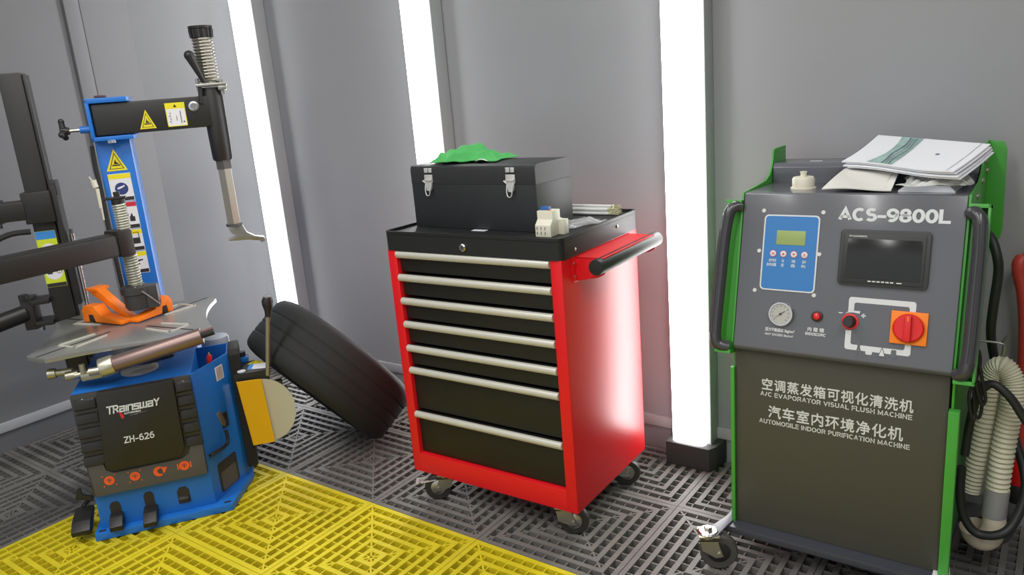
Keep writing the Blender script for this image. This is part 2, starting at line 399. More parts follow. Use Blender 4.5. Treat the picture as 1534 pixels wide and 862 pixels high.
# ------------------------------------------------------------------ caster (copied)
def make_caster(name, r=.048, fork=ZINC, brake=True, top=.105, tyre=RUBG, hub=None):
    """wheel axis along x, swivel at origin, top plate at z = top; stays a part tree"""
    root = MB()
    root.box(-.03, .03, -.03, .03, top-.005, top, .001)
    root.cyl((0, 0, top-.018), (0, 0, top-.005), .024, n=20)
    root.prism([(-.026, top-.014), (.026, top-.014), (.03, top-.035), (.03+.012, r-.008), (.03-.010, r-.012), (-.02, top-.05)], -.024, -.020, 'yz')
    root.prism([(-.026, top-.014), (.026, top-.014), (.03, top-.035), (.03+.012, r-.008), (.03-.010, r-.012), (-.02, top-.05)], .020, .024, 'yz')
    root.box(-.024, .024, -.026, .026, top-.018, top-.013)
    root.cyl((-.03, .03, r), (.03, .03, r), .007, n=10)
    o = root.build(name, fork)
    w = MB(); w.lathe([(.0, -.015), (r*.55, -.015), (r*.6, -.013), (r*.62, -.016), (r*.92, -.016), (r, -.010), (r, .010), (r*.92, .016), (r*.62, .016), (r*.6, .013), (r*.55, .015), (0, .015)], (0, .03, r), (1, 0, 0), 32)
    wo = w.build('wheel', tyre, o)
    h = MB(); h.lathe([(0, -.018), (r*.5, -.017), (r*.58, -.014), (r*.58, .014), (r*.5, .017), (0, .018)], (0, .03, r), (1, 0, 0), 24); h.build('wheel_hub', hub or fork, o)
    return o
# ------------------------------------------------------------------ red tool cabinet
cab = thing('tool_cabinet', 'red and black seven-drawer roller tool cabinet standing mid-floor', 'tool cabinet', (-1.906, 1.839, 0), R(1.467))
CW, CD, CZ0, CZ1 = .705, .516, .102, .95
b = MB()
b.box(0, .04, 0, CD, CZ0, CZ1, .006); b.box(CW-.042, CW, 0, CD, CZ0, CZ1, .006)
b.box(.002, CW-.002, .001, CD-.001, CZ0, .18, .005); b.box(.01, CW-.01, CD-.02, CD-.001, CZ0, CZ1)
b.box(.02, CW-.02, .03, CD-.01, CZ1-.02, CZ1-.001)
b.build('carcass', RED, cab)
hz = [.947, .864, .779, .693, .604, .520, .349]; hb = hz[1:]+[.181]
for k in range(7):
    zt, zb = hz[k]+.001, hb[k]+(.004 if k < 6 else 0)
    d = MB(); d.box(.041, CW-.043, .016, .44, zb+.003, zt-.008, .002)
    d.box(.041, CW-.043, .006, .02, zt-.012, zt-.001, .002)
    dr = d.build('drawer', BLKD, cab)
    h = MB(); h.prism([(.016, -.003), (.002, -.001), (-.006, -.006), (-.008, -.014), (-.004, -.024), (.002, -.027), (.016, -.027)], .0412, CW-.0435, 'yz')
    h.T = Matrix.Identity(4)
    for v in h.bm.verts: v.co.z += zt
    h.build('handle', ALU, dr, 50)
# tray top
b = MB(); e = .004
def tray(z0, z1):
    pass
outer = rrect(-e, CW+e, -e, CD+e, .022); 
b.prism(outer, CZ1-.001, 1.006)
n_ = len(outer)
inner = rrect(-e+.008, CW+e-.008, -e+.008, CD+e-.008, .016)
bm_ = bmesh.new()
A = [bm_.verts.new((x, y, 1.004)) for x, y in outer]; B = [bm_.verts.new((x, y, 1.016)) for x, y in outer]
Cc = [bm_.verts.new((x, y, 1.016)) for x, y in inner]; D = [bm_.verts.new((x, y, 1.004)) for x, y in inner]
for P_, Q_ in ((A, B), (B, Cc), (Cc, D)):
    for i in range(n_): bm_.faces.new((P_[i], P_[(i+1) % n_], Q_[(i+1) % n_], Q_[i]))
bmesh.ops.recalc_face_normals(bm_, faces=bm_.faces)
b._add(bm_)
b.build('tray_top', BLK, cab)
b = MB(); b.lathe([(.013, 0), (.013, .005), (.010, .008), (0, .008)], (.342, -e, .974), (0, -1, 0), 20); lock = b.build('lock', CHR, cab)
b = MB(); b.box(.3405, .3435, -.0135, -.011, .968, .98); b.build('keyhole', SBLK, lock)
for y, z in ((.075, .968), (.36, .985)):
    MB().lathe([(.006, 0), (.006, .002), (.003, .004), (0, .004)], (CW+e, y, z), (1, 0, 0), 12).build('screw', CHR, cab)
# push handle: red bracket and black bar
b = MB()
b.box(CW, CW+.003, .06, .12, .865, .945, .001); b.box(CW, CW+.003, .40, .46, .865, .945, .001)
b.prism([(CW, .944), (CW+.10, .944), (CW+.10, .895), (CW+.08, .885), (CW, .868)], .078, .082, 'xz')
b.prism([(CW, .944), (CW+.10, .944), (CW+.10, .895), (CW+.08, .885), (CW, .868)], .438, .442, 'xz')
b.box(CW, CW+.10, .078, .442, .941, .945)
hd = b.build('push_handle', RED, cab)
MB().cyl((CW+.085, .052, .921), (CW+.085, .49, .921), .0245, n=28, bev=.003).build('handle_bar', BLK, hd)
for z in (.885, .925): MB().lathe([(.006, 0), (.006, .002), (.003, .004), (0, .004)], (CW+.003, .07, z), (1, 0, 0), 12).build('rivet', CHR, hd)
c0 = make_caster('caster', .05, STEEL, True, .104)
for k, (x, y, a) in enumerate(((.632, .036, -68), (.12, .036, 128), (.648, .40, -58), (.07, .46, 110))):
    c = c0 if k == 0 else copy_tree(c0)
    c.parent = cab; c.location = (x, y, 0); c.rotation_euler = (0, 0, R(a))
    if k == 1:
        MB().prism([(-.018, .03), (.018, .03), (.022, .105), (-.022, .105), (-.022, .094), (.013, .094), (.011, .062), (-.011, .062), (-.012, .088), (-.021, .088)], .083, .087).build('brake_pedal', NICK, c).rotation_euler = (R(-4), 0, 0)

# ------------------------------------------------------------------ things on the cabinet
def cabpt(x, y, z):
    a = R(1.467); return (-1.906+math.cos(a)*x-math.sin(a)*y, 1.839+math.sin(a)*x+math.cos(a)*y, z)
tb = thing('toolbox', 'black steel toolbox with two chrome latches on top of the red cabinet', 'toolbox', cabpt(.028, .135, 1.007), R(-.6))
TW, TD, TH = .532, .205, .216
MB().box(0, TW, 0, TD, 0, TH*.70, .0012).build('body', TOOLB, tb)
lid = MB(); lid.prism([(-.0003, TH*.70+.0006), (TD+.0003, TH*.70+.0006), (TD+.0003, TH-.014), (TD-.004, TH-.004), (TD-.014, TH), (.014, TH), (.004, TH-.004), (-.0003, TH-.014)], -.0003, TW+.0003, 'yz')
lido = lid.build('lid', TOOLB, tb)
for x in (.085, .437):
    l = MB(); l.T = Matrix.Translation((x, 0, .012)) @ Matrix.Diagonal((1.25, 1, 1.12, 1)) @ Matrix.Translation((-x, 0, -.012))
    for s in (-.011, .004): l.box(x+s-.002, x+s+.010, -.006, -.001, .172, .186, .001)
    l.box(x-.014, x+.015, -.006, -.001, .142, .166, .001); l.box(x-.013, x+.014, -.010, -.003, .147, .152)
    l.prism([(x-.012, .142), (x+.013, .142), (x+.010, .122), (x+.004, .115), (x-.008, .118)], -.008, -.001, 'xz')
    l.cyl((x-.019, -.008, .148), (x-.010, -.008, .141), .0025, n=8)
    l.tube([(x-.010, -.008, .138), (x-.010, -.012, .120), (x-.006, -.014, .104), (x+.004, -.014, .104), (x+.008, -.012, .120), (x+.008, -.008, .138)], .0016, 6)
    l.build('latch', NICK, tb)
MB().tube([(.20, TD*.5, TH+.001), (.20, TD*.5, TH+.006), (.215, TD*.5, TH+.009), (.25, TD*.5, TH+.009), (.262, TD*.5, TH+.006), (.262, TD*.5, TH+.001)], .006, 8).build('carry_handle', BLK, tb)
# green cloth crumpled on the lid
def cloth(u, v):
    x = -.135+.27*u; y = -.075+.15*v
    t = max(0, 1-abs(u-.55)*1.7)
    w = .010+.042*max(0, math.sin(math.pi*min(1, max(0, u*1.05))))**1.3*(1-.55*abs(v-.45)*2)
    w += .007*math.sin(9*u+5*v)+.005*math.sin(17*u-9*v+1)+.0035*math.sin(31*u+13*v)
    e = min(u, 1-u, v, 1-v)
    w = w*min(1, .25+e*5)
    x += .014*math.sin(7*v+1)*(1-t); y += .012*math.sin(8*u+2)+.02*(u-.5)
    return Vector((x, y, max(.004, w)))
g = MB(); g.grid(cloth, 60, 40, .003)
clo = g.build('green_cloth', CLOTH, None, 80); clo.location = cabpt(.222, .235, 1.2235); clo.rotation_euler = (0, 0, R(4))
tag(clo, 'crumpled green microfibre cloth lying on the black toolbox lid', 'cloth')
w = MB(); w.grid(lambda u, v: Vector((.045*u, .03*v, .004+.006*math.sin(3*u+v))), 8, 6, .001)
wt = w.build('care_tag', PAPER); wt.parent = clo; wt.location = (.07, -.075, .003)
wt['label'] = 'white tag'
# small white sliver in front of the box
pp = MB(); pp.box(0, .055, 0, .02, 0, .001); po = pp.build('paper_slip', PAPER); po.location = cabpt(.30, .10, 1.0065); po.rotation_euler = (0, 0, R(2))
tag(po, 'thin white paper slip sticking out in front of the black toolbox', 'paper')
# modular breaker
br = thing('circuit_breaker', 'white modular circuit breaker with a blue toggle at the cabinet front corner', 'breaker', cabpt(.585, .055, 1.0065), R(2))
q = MB(); q.prism([(0, 0), (0, .036), (.016, .052), (.016, .078), (.062, .078), (.062, .052), (.078, .046), (.078, 0)], 0, .055, 'yz', .0012)
q.prism([(.05, .0), (.05, .046), (.078, .046), (.078, 0)], .05, .074, 'yz', .0012)
q.build('body', CREAM, br)
q = MB()
for k in range(3):
    for z in (.007, .022): q.box(.006+k*.014, .008+k*.014, -.0008, .002, z, z+.009)
q.build('terminal_slots', SBLK, br)
MB().box(.004, .032, .028, .05, .078, .088, .002).build('toggle', BLUEP, br)
MB().box(.036, .045, .02, .03, .0775, .0795, .0005).build('test_button', ORNG, br)
# white rods with frayed ends
rods = [(.455, .47, 1.011, 0), (.452, .452, 1.0115, 1), (.458, .434, 1.011, 2), (.455, .464, 1.0225, -1), (.45, .444, 1.023, 1), (.462, .454, 1.034, 0)]
def make_rod():
    t = thing('white_rod', 'slim white plastic rod with frayed pale wires, one of a bundle beside the toolbox', 'rod', (0, 0, 0), 0, 'bundle of white rods on the cabinet')
    MB().cyl((0, 0, 0), (.165, 0, 0), .0052, n=12).build('sleeve', WHT, t)
    wv = MB()
    for k in range(6):
        a = k*1.05; wv.tube([(.163, 0, 0), (.178, .003*math.cos(a), .003*math.sin(a)), (.19+.004*(k % 3), .006*math.cos(a), .004*math.sin(a)+.001)], .001, 5, 3)
    wv.cyl((.160, 0, 0), (.168, 0, 0), .0056, n=12)
    wv.build('wire_ends', mat('straw', (205, 200, 165), .5), t)
    return t
r0 = make_rod()
for k, (x, y, z, a) in enumerate(rods):
    o = r0 if k == 0 else copy_tree(r0)
    o.location = cabpt(x+.022, y, z+.0015); o.rotation_euler = (0, 0, R(1.5+a))
def film(seed, lx, ly, h):
    rnd = random.Random(seed); ph = [rnd.uniform(0, 6) for _ in range(6)]
    def fn(u, v):
        e = min(u, 1-u, v, 1-v)*2
        z = h*(.35+.25*math.sin(7*u+ph[0])+.2*math.sin(9*v+ph[1])+.2*math.sin(13*(u+v)+ph[2])+.15*math.sin(23*(u-v)+ph[3]))*min(1, .15+e*2.5)
        return Vector((lx*u+.012*math.sin(5*v+ph[4]), ly*v+.010*math.sin(6*u+ph[5]), max(.001, z)))
    return fn
f_ = MB(); f_.grid(film(3, .083, .165, .024), 40, 30)
fo = f_.build('plastic_bag', BAG, None, 80); fo.location = cabpt(.5700, .197, 1.0078); fo.rotation_euler = (0, 0, R(-12))
tag(fo, 'crumpled clear plastic bag lying in front of the white rods', 'plastic bag')

# ------------------------------------------------------------------ AC cleaning machine
ac = thing('cleaning_machine', 'dark grey and green evaporator flushing machine on casters at the right', 'machine', (-.745, 2.03, 0), 0)
MW = .546
MB().box(0, MW, .015, .46, .116, .69, .004).build('cabinet_body', MBODY, ac)
b = MB(); b.box(-.03, MW+.012, -.028, .49, .094, .116, .003); b.build('base_plate', MBASE, ac)
b = MB(); b.prism([(-.012, .695), (.09, 1.115), (.10, 1.117), (.46, 1.106), (.46, .675), (.012, .675), (-.006, .684)], .004, MW+.004, 'yz', .003)
pan = b.build('control_panel', MGREY, ac)
b = MB(); b.prism([(.348, 1.09), (.346, 1.156), (.356, 1.168), (.47, 1.168), (.47, 1.09)], .002, MW+.002, 'yz', .003)
b.mi = 0
rear = b.build('rear_hood', MGREY, ac)
# panel frame: x along width, y up the slope, z outward
PM = frame((0, -.012, .695), (1, 0, 0), (0, .102, .42))
PM.translation = Vector((0, -.0125, .693))
def pmb():
    m = MB(); m.T = PM; return m
# blue display
b = pmb(); b.prism(rrect(.066, .214, .168, .377, .012), 0, .0025); dsp = b.build('display_unit', PRINT, ac)
b = pmb(); b.prism(rrect(.070, .210, .172, .373, .009), .002, .0032); b.build('display_face', DISP, dsp)
b = pmb(); b.box(.103, .180, .295, .334, .003, .0042, .0005); b.build('lcd_screen', LCD, dsp)
for k, x in enumerate((.097, .125, .153, .181)):
    b = pmb(); b.lathe([(.0088, .003), (.0088, .0045), (.0075, .0052), (0, .0052)], (x, .27, 0), (0, 0, 1), 20); bt = b.build('button', PRINT, dsp)
    b = pmb(); b.lathe([(.0092, .0032), (.0092, .0048), (.0080, .0048), (.0080, .0032)], (x, .27, 0), (0, 0, 1), 20, True)
    if k == 1: b.prism([(x-.0038, .2675), (x+.0038, .2675), (x, .2735)], .005, .0058)
    elif k == 2: b.prism([(x-.0038, .2725), (x, .2665), (x+.0038, .2725)], .005, .0058)
    elif k == 0: b.box(x-.003, x-.0018, .2665, .2735, .005, .0058); b.box(x+.0018, x+.003, .2665, .2735, .005, .0058); b.box(x-.003, x+.003, .2693, .2707, .005, .0058)
    else: b.box(x-.0028, x+.0028, .2668, .2679, .005, .0058); b.box(x-.0007, x+.0007, .2668, .2732, .005, .0058); b.box(x-.0028, x+.0028, .2721, .2732, .005, .0058)
    b.build('button_mark', REDP, bt)
b = pmb(); T_ = b
for x0, x1, s in ((.084, .110, '关闭确定'), (.119, .131, '设'), (.145, .161, '功能'), (.173, .189, '启动')):
    text_mb(b, s if x1-x0 < .02 else '启动设定', x0+.003, x1-.003, .2465, .2555, .02, .0008)
for x0, x1, s in ((.080, .110, '自动设置'), (.119, .131, '定'), (.145, .161, '选'), (.173, .189, '停止')):
    text_mb(b, s, x0+.002 if x1-x0 > .02 else x0+.0015, x1-.0025, .2345, .2435, .02, .0008)
for v in b.bm.verts: v.co += PM.to_3x3() @ Vector((0, 0, .0032))
b.build('display_lettering', PRINT, dsp)
for x, y in ((.062, .387), (.220, .386), (.057, .275), (.218, .274), (.053, .164), (.213, .163)):
    b = pmb(); b.lathe([(.0058, 0), (.0058, .001), (.0045, .0026), (.002, .0026), (0, .0016)], (x, y, 0), (0, 0, 1), 14); b.build('screw', PRINTG, ac)
b = pmb(); stroke_text(b, 'ACS-9800L', .257, .518, .3655, .4005, .27, .20); b.build('model_lettering', PRINT, ac)
# monitor
b = pmb(); b.prism(rrect(.270, .482, .199, .344, .010), 0, .010, bev=.002); mo = b.build('monitor', BEZ, ac)
b = pmb(); b.prism(rrect(.2795, .4715, .206, .334, .004), .0095, .0125, bev=.001); b.build('monitor_frame', mat('bezel_inner', (42, 42, 43), .45), mo)
b = pmb(); b.box(.290, .464, .218, .320, .012, .0135, .0006); b.build('screen', SCRN, mo)
b = pmb()
for k in range(6): b.box(.345+k*.0105, .3525+k*.0105, .2105, .2135, .0124, .0134)
b.box(.412, .424, .2105, .2130, .0124, .0134); b.build('monitor_keys', PRINTG, mo); b = pmb(); text_mb(b, 'TFT COLOR MONITOR', .292, .335, .3245, .3285, .03, .0134)
b.build('monitor_marks', PRINTG, mo)
# gauge
G = (.132, .105)
b = pmb(); b.lathe([(.034, 0), (.034, .010), (.032, .013), (.028, .013), (.027, .010)], (*G, 0), (0, 0, 1), 36); ga = b.build('pressure_gauge', CHR, ac)
b = pmb(); b.lathe([(.0275, .009), (.0275, .0105), (0, .0105)], (*G, 0), (0, 0, 1), 30); b.build('dial', DIAL, ga)
b = pmb()
for k in range(11):
    a = R(225-27*k); b.prism([(G[0]+.024*math.cos(a)+.0006*math.sin(a), G[1]+.024*math.sin(a)-.0006*math.cos(a)), (G[0]+.024*math.cos(a)-.0006*math.sin(a), G[1]+.024*math.sin(a)+.0006*math.cos(a)), (G[0]+.020*math.cos(a)-.0006*math.sin(a), G[1]+.020*math.sin(a)+.0006*math.cos(a)), (G[0]+.020*math.cos(a)+.0006*math.sin(a), G[1]+.020*math.sin(a)-.0006*math.cos(a))], .0105, .011)
b.prism([(G[0]-.018, G[1]-.014), (G[0]+.011, G[1]+.0075), (G[0]+.010, G[1]+.009)], .011, .0118)
b.lathe([(.003, .0105), (.003, .0128), (0, .0128)], (*G, 0), (0, 0, 1), 12)
b.build('gauge_needle', SBLK, ga)
# red lamp
b = pmb(); b.lathe([(.0145, 0), (.0145, .005), (.011, .006), (.010, .003)], (.226, .108, 0), (0, 0, 1), 24); il = b.build('indicator_lamp', SBLK, ac)
b = pmb(); b.lathe([(.0105, .003), (.0105, .008), (.008, .012), (.004, .0135), (0, .014)], (.226, .108, 0), (0, 0, 1), 20); b.build('lens', REDL, il)
b = pmb()
cjk(b, '压力不能超过 5kg/cm²', .091, .170, .053, .064, e=.0004); text_mb(b, 'NOT EXCEED 5kg/cm²', .091, .168, .041, .049, .02, .0008)
b.build('panel_lettering', PRINT, ac); b = pmb()
cjk(b, '内 窥 镜', .204, .246, .066, .077, e=.0004); text_mb(b, 'ENDOSCOPIC', .199, .251, .055, .063, .03, .0008)
b.build('panel_lettering', PRINT, ac)
# flow diagram
b = pmb(); t_ = .0075
def bar(x0, x1, y0, y1): b.box(x0, x1, y0, y1, 0, .0008)
bar(.302, .316, .128, .158); bar(.307, .455, .154, .168); bar(.446, .460, .140, .162); b.prism(rrect(.302, .32, .150, .168, .007), 0, .0009); b.prism(rrect(.442, .460, .150, .168, .007), 0, .0009)
bar(.300, .314, .040, .080); bar(.306, .452, .030, .044); bar(.442, .456, .036, .062); b.prism(rrect(.300, .318, .030, .048, .007), 0, .0009); b.prism(rrect(.438, .456, .030, .048, .007), 0, .0009)
b.prism([(.294, .1225), (.303, .1295), (.316, .1325), (.3315, .1325), (.3305, .1255), (.316, .1275), (.304, .1265)], 0, .0009)
b.box(.279, .289, .1225, .125, 0, .0009); b.box(.3345, .3455, .1195, .123, 0, .0009); b.box(.3383, .3417, .1157, .1268, 0, .0009)
b.build('flow_diagram', PRINT, ac)
b = pmb()   # pictograms on the diagram: person outline, cup, warning triangle, bottle
for s in (1,):
    b.prism([(.327, .014), (.332, .040), (.330, .055), (.335, .060), (.340, .055), (.338, .040), (.345, .014), (.340, .014), (.335, .034), (.332, .014)], .0008, .0016)
    b.prism([(.382, .020), (.391, .047), (.400, .020)], .0008, .0016)
    b.prism(rrect(.412, .424, .020, .042, .003), .0008, .0016)
b.build('pictograms', MGREY, ac)
b = pmb(); b.prism([(.3845, .023), (.391, .042), (.3975, .023)], .0015, .002); b.build('warning_pictogram', PRINT, ac); b = pmb(); b.prism(rrect(.352, .368, .022, .036, .004), .0006, .0016); b.build('cup_pictogram', PRINT, ac)
# knob
b = pmb(); b.lathe([(.021, 0), (.021, .003), (.016, .004), (.015, .0)], (.309, .103, 0), (0, 0, 1), 28); kn = b.build('control_knob', REDP, ac)
b = pmb(); b.lathe([(.015, .003), (.015, .008), (.0135, .010), (.013, .030), (.012, .032), (0, .032)], (.309, .103, 0), (0, 0, 1), 24); b.build('knob_cap', SBLK, kn)
# main switch
b = pmb(); b.box(.406, .490, .060, .143, 0, .008, .002); sw = b.build('rotary_switch', ORNG, ac)
b = pmb(); b.lathe([(.0385, .007), (.0385, .010), (.036, .012), (.036, .009)], (.448, .1015, 0), (0, 0, 1), 36); b.build('switch_ring', ORNG, sw)
b = pmb(); b.lathe([(.0355, .008), (.0355, .014), (.032, .017), (0, .017)], (.448, .1015, 0), (0, 0, 1), 36)
b.prism([(.440, .069), (.456, .069), (.455, .134), (.441, .134)], .016, .030, bev=.003); sd = b.build('switch_dial', REDP, sw)
b = pmb(); b.box(.4465, .4495, .120, .131, .0302, .0308); b.build('pointer', ORNG, sd)
# front lettering
for body, x0, x1, z0, z1 in (('空调蒸发箱可视化清洗机', .078, .467, .562, .597), ('A/C EVAPORATOR VISUAL FLUSH MACHINE', .072, .466, .5425, .5565), ('汽车室内环境净化机', .096, .446, .478, .516), ('AUTOMOBILE INDOOR PURIFICATION MACHINE', .069, .464, .4575, .4715)):
    b = MB(); b.T = frame((0, .0148, 0), (1, 0, 0), (0, 0, 1))
    if body[0] == 'A': stroke_text(b, body, x0, x1, z0, z1, .20, .22)
    else: cjk(b, body, x0, x1, z0, z1, 1.1)
    b.build('front_lettering', PRINTG, ac)
# hood mark
b = MB(); b.T = frame((0, .37, 1.1682), (1, 0, 0), (0, 1, 0)); b.box(.10, .135, .02, .03, 0, .0008); b.build('hood_mark', PRINTG, ac)
# filler cap
b = MB(); b.lathe([(.034, 0), (.034, .004), (.031, .005)], (.135, .195, 1.1145), n=28); b.lathe([(.030, .004), (.030, .028), (.027, .033), (.008, .034), (.008, .042), (.010, .048), (0, .048)], (.135, .195, 1.1145), n=28)
b.build('filler_cap', CREAM, ac)
# green side panels
def sidepanel(x0, x1, wing):
    b = MB()
    b.prism([(.02, .12), (.02, .66), (.0, .70), (.098, 1.116), (.20, 1.119), (.29, 1.123), (.33, 1.137), (.350, 1.158), (.360, 1.185), (.364, 1.204), (.374, 1.210), (.485, 1.210), (.485, .55), (.46, .50), (.46, .12)], x0, x1, 'yz', .001)
    if wing == 1:
        b.prism([(x1-.002, .96), (x1+.040, .93), (x1+.046, .96), (x1+.042, 1.185), (x1+.034, 1.205), (x1-.002, 1.21)], .478, .485, 'xz', .001)
    return b.build('side_panel', GREEN, ac)
spL = sidepanel(-.0065, -.0005, 0); spR = sidepanel(MW+.0045, MW+.0105, 1)
MB().box(-.012, -.0004, .004, .022, .115, .62, .002).build('edge_strip', GREEN, ac)
MB().box(MW+.001, MW+.026, -.004, .02, .105, .59, .003).build('edge_strip', GREEN, ac)
for y, z in ((.385, 1.165), (.33, 1.118), (.23, 1.092), (.45, 1.13), (.44, .99), (.20, .84)):
    MB().lathe([(.008, 0), (.008, .003), (.005, .006), (0, .006)], (MW+.0105, y, z), (1, 0, 0), 12).build('bolt', ZINC, ac)
# handles: black ribbed D grips on green brackets
def handle(s, xb):
    """s = -1 left, 1 right; xb = side of the panel"""
    T = PM.copy()
    def X(d): return xb+s*d
    b = MB(); b.T = T
    x0, x1 = sorted((X(0), X(.046)))
    b.box(x0, x1, -.02, .415, -.030, -.024, .001)
    b.box(x0, x1, .405, .415, -.030, .012, .001); b.box(x0, x1, -.022, -.012, -.030, .012, .001)
    if s > 0: b.box(X(.040), X(.046), -.02, .415, -.03, .012, .001)
    br_ = b.build('handle_bracket', GREEN, ac)
    b = MB(); b.T = T
    pts = [(X(.004), .395, -.002), (X(.016), .392, .010), (X(.027), .370, .016), (X(.030), .300, .016), (X(.030), .19, .016), (X(.030), .08, .016), (X(.028), .03, .016), (X(.022), .006, .012), (X(.006), -.002, 0)]
    if s < 0: pts = [(X(.004), .398, -.002), (X(.020), .395, .008), (X(.033), .372, .014), (X(.040), .300, .014), (X(.043), .19, .014), (X(.046), .08, .014), (X(.046), .03, .014), (X(.038), .003, .010), (X(.008), -.004, 0)]
    b.tube(pts, .0165, 16, 8)
    for k in range(-1, 3):
        a = R(60+k*28); off = Vector((-s*.0*math.cos(a), 0, 0))
        q_ = [(p[0]+.0162*math.cos(a)*s, p[1]-.02*(p[1]-.2), p[2]+.0162*math.sin(a)) for p in pts[2:-2]]
        b.tube(q_, .0022, 6, 4)
    b.build('grip', GRIP, br_)
handle(-1, .0); handle(1, MW+.008)
# legs and casters
b = MB()
c1 = make_caster('caster', .056, ZINC, False, .118, mat('grey_tread', (74, 72, 69), .55), RUB)
for k, (x, y, a) in enumerate(((-.05, -.090, -62), (MW+.09, .41, -40), (-.04, .42, 200), (MW+.06, -.085, -70))):
    c = c1 if k == 0 else copy_tree(c1)
    c.parent = ac; c.location = (x, y, 0); c.rotation_euler = (0, 0, R(a))
    MB().lathe([(.013, .118), (.013, .132), (.010, .136), (0, .136)], (0, 0, 0), n=6).build('swivel_bolt', CHR, c)
    MB().lathe([(.031, .112), (.031, .121), (.026, .125), (0, .125)], (0, 0, 0), n=24).build('swivel_plate', CHR, c)
LEGM = mat('leg_plate', (128, 130, 136), .45, metal=.4)
def leg(pts, name='caster_leg', m=LEGM):
    MB().prism(pts, .117, .122, bev=.001).build(name, m, ac)
leg([(-.062, -.10), (-.018, -.10), (-.006, .02), (-.006, .20), (-.028, .20), (-.030, .02)])
leg([(-.062, .42), (-.018, .42), (-.006, .30), (-.006, .20), (-.030, .20)])
leg([(MW+.012, .34), (MW+.11, .375), (MW+.11, .425), (MW+.012, .43)])
leg([(MW-.012, .10), (MW+.016, .10), (MW+.04, -.06), (MW+.085, -.11), (MW+.03, -.11), (MW-.01, -.03)], m=WHT)

# hose, power cord hung at the machine's right side
def mp(x, y, z): return (-.745+x, 2.03+y, z)
hk = MB(); hk.tube([(MW+.0105, .25, .70), (MW+.05, .25, .70), (MW+.085, .25, .699), (MW+.094, .25, .692), (MW+.092, .25, .6655)], .0035, 8); hk.tube([(MW+.089, .25, .697), (MW+.094, .25, .712), (MW+.104, .25, .722)], .003, 6); hk.build('hose_hook', STEEL, ac)
hs = thing('corrugated_hose', 'cream corrugated hose looped over a hook beside the grey machine', 'hose', mp(.633, .25, .0))
def hp(x, y, z): return (x-.61, y-.25, z)
b = MB(); path = [hp(.630, .23, .275), hp(.634, .232, .37), hp(.640, .235, .47), hp(.646, .238, .55), hp(.640, .245, .605), hp(.617, .250, .634), hp(.598, .258, .60), hp(.592, .265, .52), hp(.585, .27, .42), hp(.575, .275, .32), hp(.567, .28, .24)]
b.tube(path, .0275, 20, 14, wav=.0021, wn=1); b.build('corrugated_tube', CORR, hs)
b = MB(); b.tube([hp(.627, .228, .205), hp(.628, .229, .24), hp(.630, .23, .285)], .031, 20, 4); b.build('cuff', CUFF, hs)
b = MB(); b.tube([hp(.628, .228, .215), hp(.630, .226, .172), hp(.622, .222, .138), hp(.606, .218, .130), hp(.590, .212, .143), hp(.584, .205, .17)], lambda t: .028+.008*t, 20, 6, cap=False); b.build('elbow', ELB, hs)
b = MB(); b.tube([mp(MW+.022, .32, .985), mp(.59, .29, .972), mp(.607, .27, .93), mp(.613, .27, .883), mp(.608, .27, .79), mp(.606, .285, .716), mp(.615, .318, .64), mp(.645, .335, .50), mp(.678, .335, .40), mp(.716, .27, .29), mp(.69, .17, .205), mp(.625, .160, .175), mp(.585, .165, .215), mp(.571, .17, .29), mp(.5705, .17, .36)], .012, 12, 8)
bo = b.build('black_hose', BHOSE); tag(bo, 'black rubber hose dropping from the top of the grey machine down its right side', 'hose')
b = MB(); b.tube([mp(MW+.03, .165, .40), mp(.583, .168, .50), mp(.596, .172, .575), mp(.624, .174, .61), mp(.663, .17, .585), mp(.70, .17, .53), mp(.76, .16, .44), mp(.84, .12, .30), mp(.95, .05, .10), mp(1.1, 0, .014), mp(1.4, -.1, .013)], .011, 12, 8)
bo = b.build('black_hose', BHOSE); tag(bo, 'black rubber hose arching to the right away from the grey machine', 'hose')
b = MB()
pc = [(.570, .12, .76), (.578, .13, .72), (.592, .135, .683), (.606, .14, .62), (.612, .14, .585), (.604, .14, .572), (.592, .14, .61), (.582, .14, .66), (.578, .14, .70), (.588, .145, .715), (.594, .145, .68), (.586, .145, .62), (.588, .15, .56), (.594, .15, .53), (.602, .15, .535), (.604, .15, .57), (.592, .15, .63), (.576, .14, .60), (.580, .14, .55), (.588, .14, .525), (.590, .145, .54)]
b.tube([mp(x+.004, y-.022, z) for x, y, z in pc], .0042, 8, 6); b.box(*[v for pr_ in zip(mp(MW+.0112, .09, .755), mp(MW+.03, .11, .765)) for v in pr_])
bo = b.build('power_cord', RUB); tag(bo, 'thin black power cord hanging in loops over the cream hose', 'cord')
